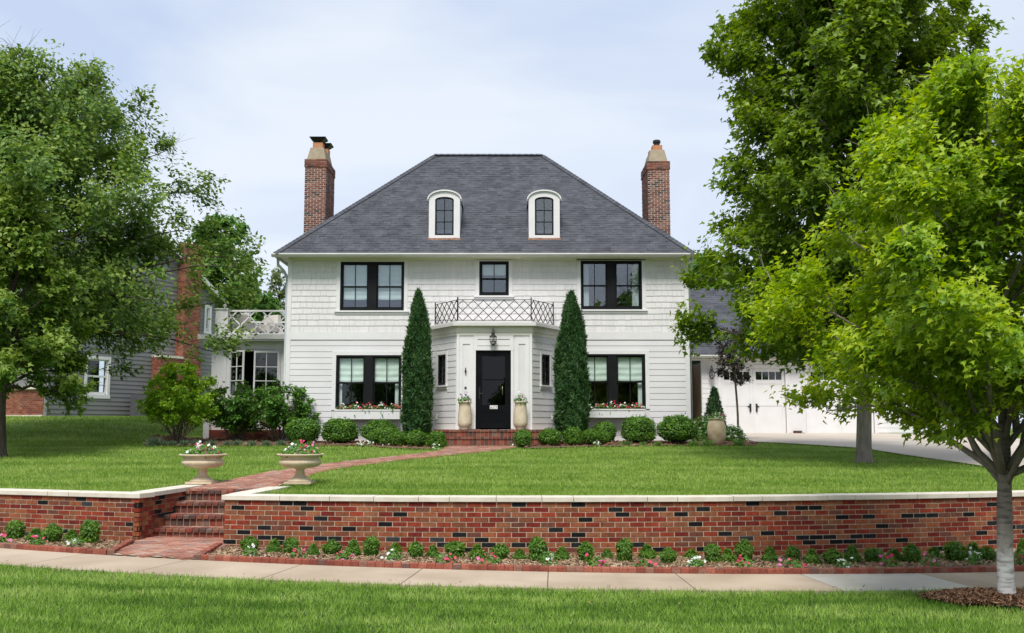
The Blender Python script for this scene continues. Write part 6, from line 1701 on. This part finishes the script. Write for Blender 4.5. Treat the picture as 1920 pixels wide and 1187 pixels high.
for k_, off, lst in ((3.4286, (400, 900), [(238, 490, 100, 70, 'w'), (550, 505, 90, 80, 'p'), (840, 515, 100, 65, 'p'), (1160, 520, 85, 70, 'w'), (1495, 540, 130, 80, 'p'), (1785, 545, 140, 75, 'p')]),
                     (3.4286, (900, 900), [(440, 550, 110, 110, 'w'), (755, 570, 110, 85, 'p'), (1050, 570, 110, 60, 'p'), (1390, 560, 90, 60, 'w'), (1700, 560, 110, 70, 'p')]),
                     (3.523, (1400, 850), [(300, 755, 150, 60, 'p'), (640, 760, 90, 60, 'w'), (945, 750, 130, 60, 'p'), (1215, 750, 100, 100, 'p'), (1510, 735, 90, 90, 'w'), (1820, 735, 80, 90, 'p')]),
                     (6.857, (0, 940), [(15, 545, 90, 90, 'P'), (470, 570, 160, 110, 'P'), (950, 580, 260, 120, 'W')])):
    for a, b, w, h, c in lst: fl_r.append((off[0] + a / k_, off[1] + b / k_, w / k_, h / k_, c))
fl_r.sort(); nsh = sum(1 for q in fl_r if q[4] in 'PW')
for i, (u, v, w, h, c) in enumerate(fl_r):
    nn = nth(nsh - i) if i < nsh else nth(i - nsh + 1)
    x, y, z = bed_spot(u, v); s = math.hypot(x, y) / F
    wall_ = 'long' if c in 'wp' else 'short'; col = 'white' if c in 'wW' else 'pink'
    flowers('bedding_plant', f'low {col} bedding plant, {nn} flowering one from the steps below the {wall_} wall', (x, y, z), w * s, h * s, [(l_wht, 1)] if col == 'white' else [(l_pink, .7), (l_mag, .3)], 12 if col == 'white' else 13, 110, .055, .055, 200 + i, group=f'{col} bedding plants below the {wall_} wall', clusters=6)

# flowers in the window boxes
for key, (a, b, y0, y1, z) in boxes.items():
    side = 'left' if key == 'll' else 'right'
    n_p = 5
    for k in range(n_p):
        x = a + (b - a) * (k + .5) / n_p
        flowers('geranium', f"red geraniums and white trailers, {nth(n_p - k if side == 'left' else k + 1)} clump from the cypress in the {side} window box", (x, (y0 + y1) / 2, z), (b - a) / n_p * 1.15, .24, [(l_red, .55), (l_pink, .35), (l_wht, .5)], 26, 130, .07, .055, 300 + k + (20 if side == 'left' else 0), dep=.34, group=f'geraniums in the {side} window box', clusters=5, hang=.16)

# ---- planters
def urn(label, x, y, z, plab, seed, tilt):
    t = thing('urn_planter', label, 'planter', (x, y, z))
    m = MB(); m.box(x - .22, x + .22, y - .22, y + .22, z, z + .035); m.lathe([(.2, .035), (.205, .05), (.16, .075), (.1, .12), (.075, .17), (.07, .22), (.08, .245)], (x, y, z), 40); m.build('foot', m_stone, t, smooth=False)
    m = MB(); fl = lambda i, t_: 1 + (.022 * abs(math.sin(t_ * 22)) if 2 <= i <= 5 else 0)
    m.lathe([(.07, .235), (.10, .25), (.22, .265), (.315, .30), (.345, .345), (.34, .375), (.315, .395), (.31, .44), (.335, .455), (.385, .465), (.392, .48), (.385, .492), (.33, .488), (.30, .46)], (x, y, z), 132, fl); m.build('bowl', m_stone, t, smooth=True)
    m = MB(); m.lathe([(.305, .455), (.2, .46)], (x, y, z), 24); m.build('soil', m_bed, t)
    flowers('potted_flowers', plab, (x, y, z + .45), .68, .25, [(l_pink, .5), (l_mag, .45), (l_wht, 1.3)], 30, 420, .075, .06, seed, clusters=8)
ux, uy = -5.2, 16.92
urn('cast stone urn at the end of the short brick wall', ux, uy, tzf(ux, uy) + .005, 'pink and white flowers in the urn on the short wall', 401, 0)
rx_, ry_ = X(567, 16.75), 16.75
urn('cast stone urn at the end of the long brick wall', rx_, ry_, tzf(rx_, ry_) + .005, 'pink and white flowers in the urn beside the curving path', 402, 0)
def tallpot(label, plab, u, seed):
    Y = 27.0; x = X(u, Y); z = zl; h = Z(753, Y) - z; t = thing('tall_pot', label, 'planter', (x, Y, z))
    k = h
    m = MB(); m.lathe([(.145 * k * 1.1, 0), (.17 * k, .01), (.16 * k, .04 * k), (.2 * k, .09 * k), (.245 * k, .16 * k), (.255 * k, .25 * k), (.24 * k, .5 * k), (.215 * k, .8 * k), (.2 * k, .95 * k), (.235 * k, .965 * k), (.24 * k, .99 * k), (.22 * k, k), (.19 * k, k * .985), (.185 * k, k * .95)], (x, Y, z), 36); m.build('body', m_pot, t, smooth=True)
    m = MB(); m.lathe([(.187 * k, k * .955), (.1, k * .96)], (x, Y, z), 20); m.build('soil', m_bed, t)
    flowers('potted_flowers', plab, (x, Y, z + k * .95), .36, .3, [(l_lil, .8), (l_pink, .35), (l_wht, .3)], 12, 170, .075, .05, seed)
    m = MB(); rng = random.Random(seed)
tallpot('tall cream pot left of the black front door', 'flowers with a pink bloom in the pot left of the door', 872, 411)
tallpot('tall cream pot right of the black front door', 'lilac-topped flowers in the pot right of the door', 976, 412)
Y = 27.3; x = X(1341, Y); z = tzf(x, Y); k = Z(785, Y) - z
t = thing('terracotta_pot', 'fat-bellied weathered terracotta pot by the corner of the house', 'planter', (x, Y, z))
m = MB(); m.lathe([(.16, 0), (.175, .02), (.235, .16 * k / .6), (.26, .3 * k / .6), (.25, .42 * k / .6), (.205, .55 * k / .6), (.195, .575 * k / .6), (.23, .585 * k / .6), (.235, k), (.2, k + .005), (.17, k - .02)], (x, Y, z), 36); m.build('body', m_clay, t, smooth=True)
m = MB(); m.lathe([(.18, k - .03), (.1, k - .02)], (x, Y, z), 20); m.build('soil', m_bed, t)
flowers('potted_flowers', 'pale green and magenta flowers in the terracotta pot', (x, Y, z + k - .02), .5, .26, [(l_hyd, .9), (l_mag, .35)], 26, 150, .07, .055, 421, clusters=5)
# hydrangeas, small conifer, herbs
for u, Y, w, h, sd_, lab in ((1316, 28.9, .85, .95, 431, 'cream-flowered hydrangea between house corner and terracotta pot'), (1370, 28.6, .8, .62, 432, 'cream-flowered hydrangea right of the terracotta pot')):
    x = X(u, Y); flowers('hydrangea', lab, (x, Y, tzf(x, Y)), w, h, [(l_hyd, 1), (l_wht, .5)], 60, 900, .10, .07, sd_, clusters=14, cat='shrub', lf_mat=l_vib)
Y = 30.5; x = X(1338, Y); z = tzf(x, Y)
t = thing('dwarf_conifer', 'small dark cone-shaped conifer behind the terracotta pot', 'conifer', (x, Y, z))
n = 3000; q = RNG.uniform(0, 1, n) ** 1.3; a = RNG.uniform(0, 6.283, n); H_ = Z(728, Y) - z; rr = .42 * (1 - q) ** .8 * (1 - np.abs(RNG.normal(0, .12, n))) + .01
P = np.stack([x + rr * np.cos(a), Y + rr * np.sin(a), z + .1 + q * (H_ - .1)], 1); od = np.stack([np.cos(a), np.sin(a), .5 + 0 * a], 1)
leafmesh('crown', l_arb, t, SPRAY_T, [[0, 1, 2, 3, 4]], P, od + RNG.normal(0, .5, (n, 3)), od + RNG.normal(0, .4, (n, 3)), .11 * RNG.uniform(.6, 1.2, n))
m = MB(); m.tube([(x, Y, z - .05), (x, Y, z + H_ * .5), (x, Y, z + H_ * .9)], [.3, .18, .03], 10); m.build('trunk', m_core, t)
def tuft(label, u, v, w, h, mat, seed, group, Y=27.0):
    rng = np.random.default_rng(seed); x = X(u, Y); z = tzf(x, Y); t = thing('herb_tuft', label, 'plant', (x, Y, z), group); n = 220; s = Y / F
    a = rng.uniform(0, 6.283, n); r = np.sqrt(rng.uniform(0, 1, n)); P = np.stack([x + r * .24 * w * s * np.cos(a), Y + r * .24 * w * s * np.sin(a), np.full(n, z)], 1)
    tip = np.stack([np.cos(a) * r * .9, np.sin(a) * r * .9, np.ones(n)], 1) + rng.normal(0, .2, (n, 3))
    leafmesh('leaves', mat, t, [(-.06, 0, 0), (.06, 0, 0), (.05, .6, .03), (0, 1, 0)], [[0, 1, 2, 3]], P, rng.normal(0, 1, (n, 3)), tip, h * s * .9 * rng.uniform(.6, 1.2, n))
for i, (u, w, h) in enumerate(((294, 26, 19), (312, 18, 11), (328, 18, 11), (350, 16, 12), (372, 18, 13), (401, 18, 12), (432, 20, 11), (450, 18, 12), (476, 18, 11), (502, 18, 11), (530, 18, 12))):
    if i == 0: tuft('larger grey-green herb clump at the lawn end of the sunroom bed', u, 826, w, h, l_lav, 500, None, 26.95)
    else: tuft(f'small grey-green herb tuft edging the sunroom bed, {nth(i)} from the larger clump', u, 826, w, h, l_lav, 500 + i, 'herb tufts edging the sunroom bed', 26.95)
for i, (u, w, h) in enumerate(((560, 22, 11), (586, 20, 10))): tuft(f"bright green herb tuft before the first round boxwood, {('nearer the leafy shrub', 'nearer the window box')[i]}", u, 826, w, h, l_tuft, 520 + i, 'green tufts by the left boxwood', 26.95)
for i, (u, w, h) in enumerate(((1172, 24, 11), (1204, 16, 8), (1231, 12, 9), (1297, 22, 11), (1323, 22, 14), (1380, 16, 12))): tuft(f'bright green herb tuft edging the right bed, {nth(i + 1)} from the right cypress', u, 826, w, h, l_tuft, 530 + i, 'green tufts edging the right bed', 26.98)
for i, (u, v) in enumerate(((683, 831), (697, 832), (725, 833), (760, 836), (818, 842), (962, 837), (1020, 836), (1118, 830))):
    x, y, z = onland(u, v); y = min(y, 26.6); x = X(u, y)
    flowers('white_bedding_plant', f'tiny white-flowered plant by the little boxwoods, {nth(i + 1)} along from the left window box', (x, y, tzf(x, y)), .22, .12, [(l_wht, 1)], 12, 40, .05, .05, 560 + i, group='white flowers by the door', clusters=4)

# trees across the street, seen only mirrored in the window panes
def street_tree(x, y, h, r, seed):
    f = ipl([0, 2, 3.5, h * .6, h * .9, h], [r * .5, r * .8, r, r * .95, r * .5, .05])
    return tree('street_tree', 'broad green tree across the street, mirrored in the windows', 'tree', (x, y, -.2), .2, h * .95, 2.2, lambda z, a: f(z) * lob(a, 4, seed, .12), 2.0, h * .97, 22, 9, 6, 9, .4, STAR_T, STAR_F, l_bg, m_barkd, seed, lb=.5 * r, lt=.3 * r, group='trees across the street', limb_r=.45)
st0 = street_tree(-9, -21, 8.2, 4.2, 601)
for k, (x, y, rz, sc) in enumerate(((1.5, -24, 1.2, .8), (10.5, -24, 2.6, 1.6), (-19, -23, 4.0, 1.0), (21, -25, 5.1, 1.0), (-29, -25, .6, 1.1), (30, -22, 3.2, 1.0))):
    copy_tree(st0, (x, y, -.2), rz, (sc, sc, sc))

# a little litter: dry leaves on pavement and verge
n = 70
x = RNG.uniform(-6.5, 6, n); y = np.where(RNG.uniform(0, 1, n) < .5, NE(x) + RNG.uniform(-.05, .25, n), NE(x) - RNG.uniform(.1, 2.0, n))
o = chips('leaf_litter', 'few dry leaf scraps scattered along sidewalk edge and verge', x, y, lambda a, b: zs(a) + np.where(b > NE(a), .0, .035), 0.03, m_chip); o['category'] = 'leaf litter'
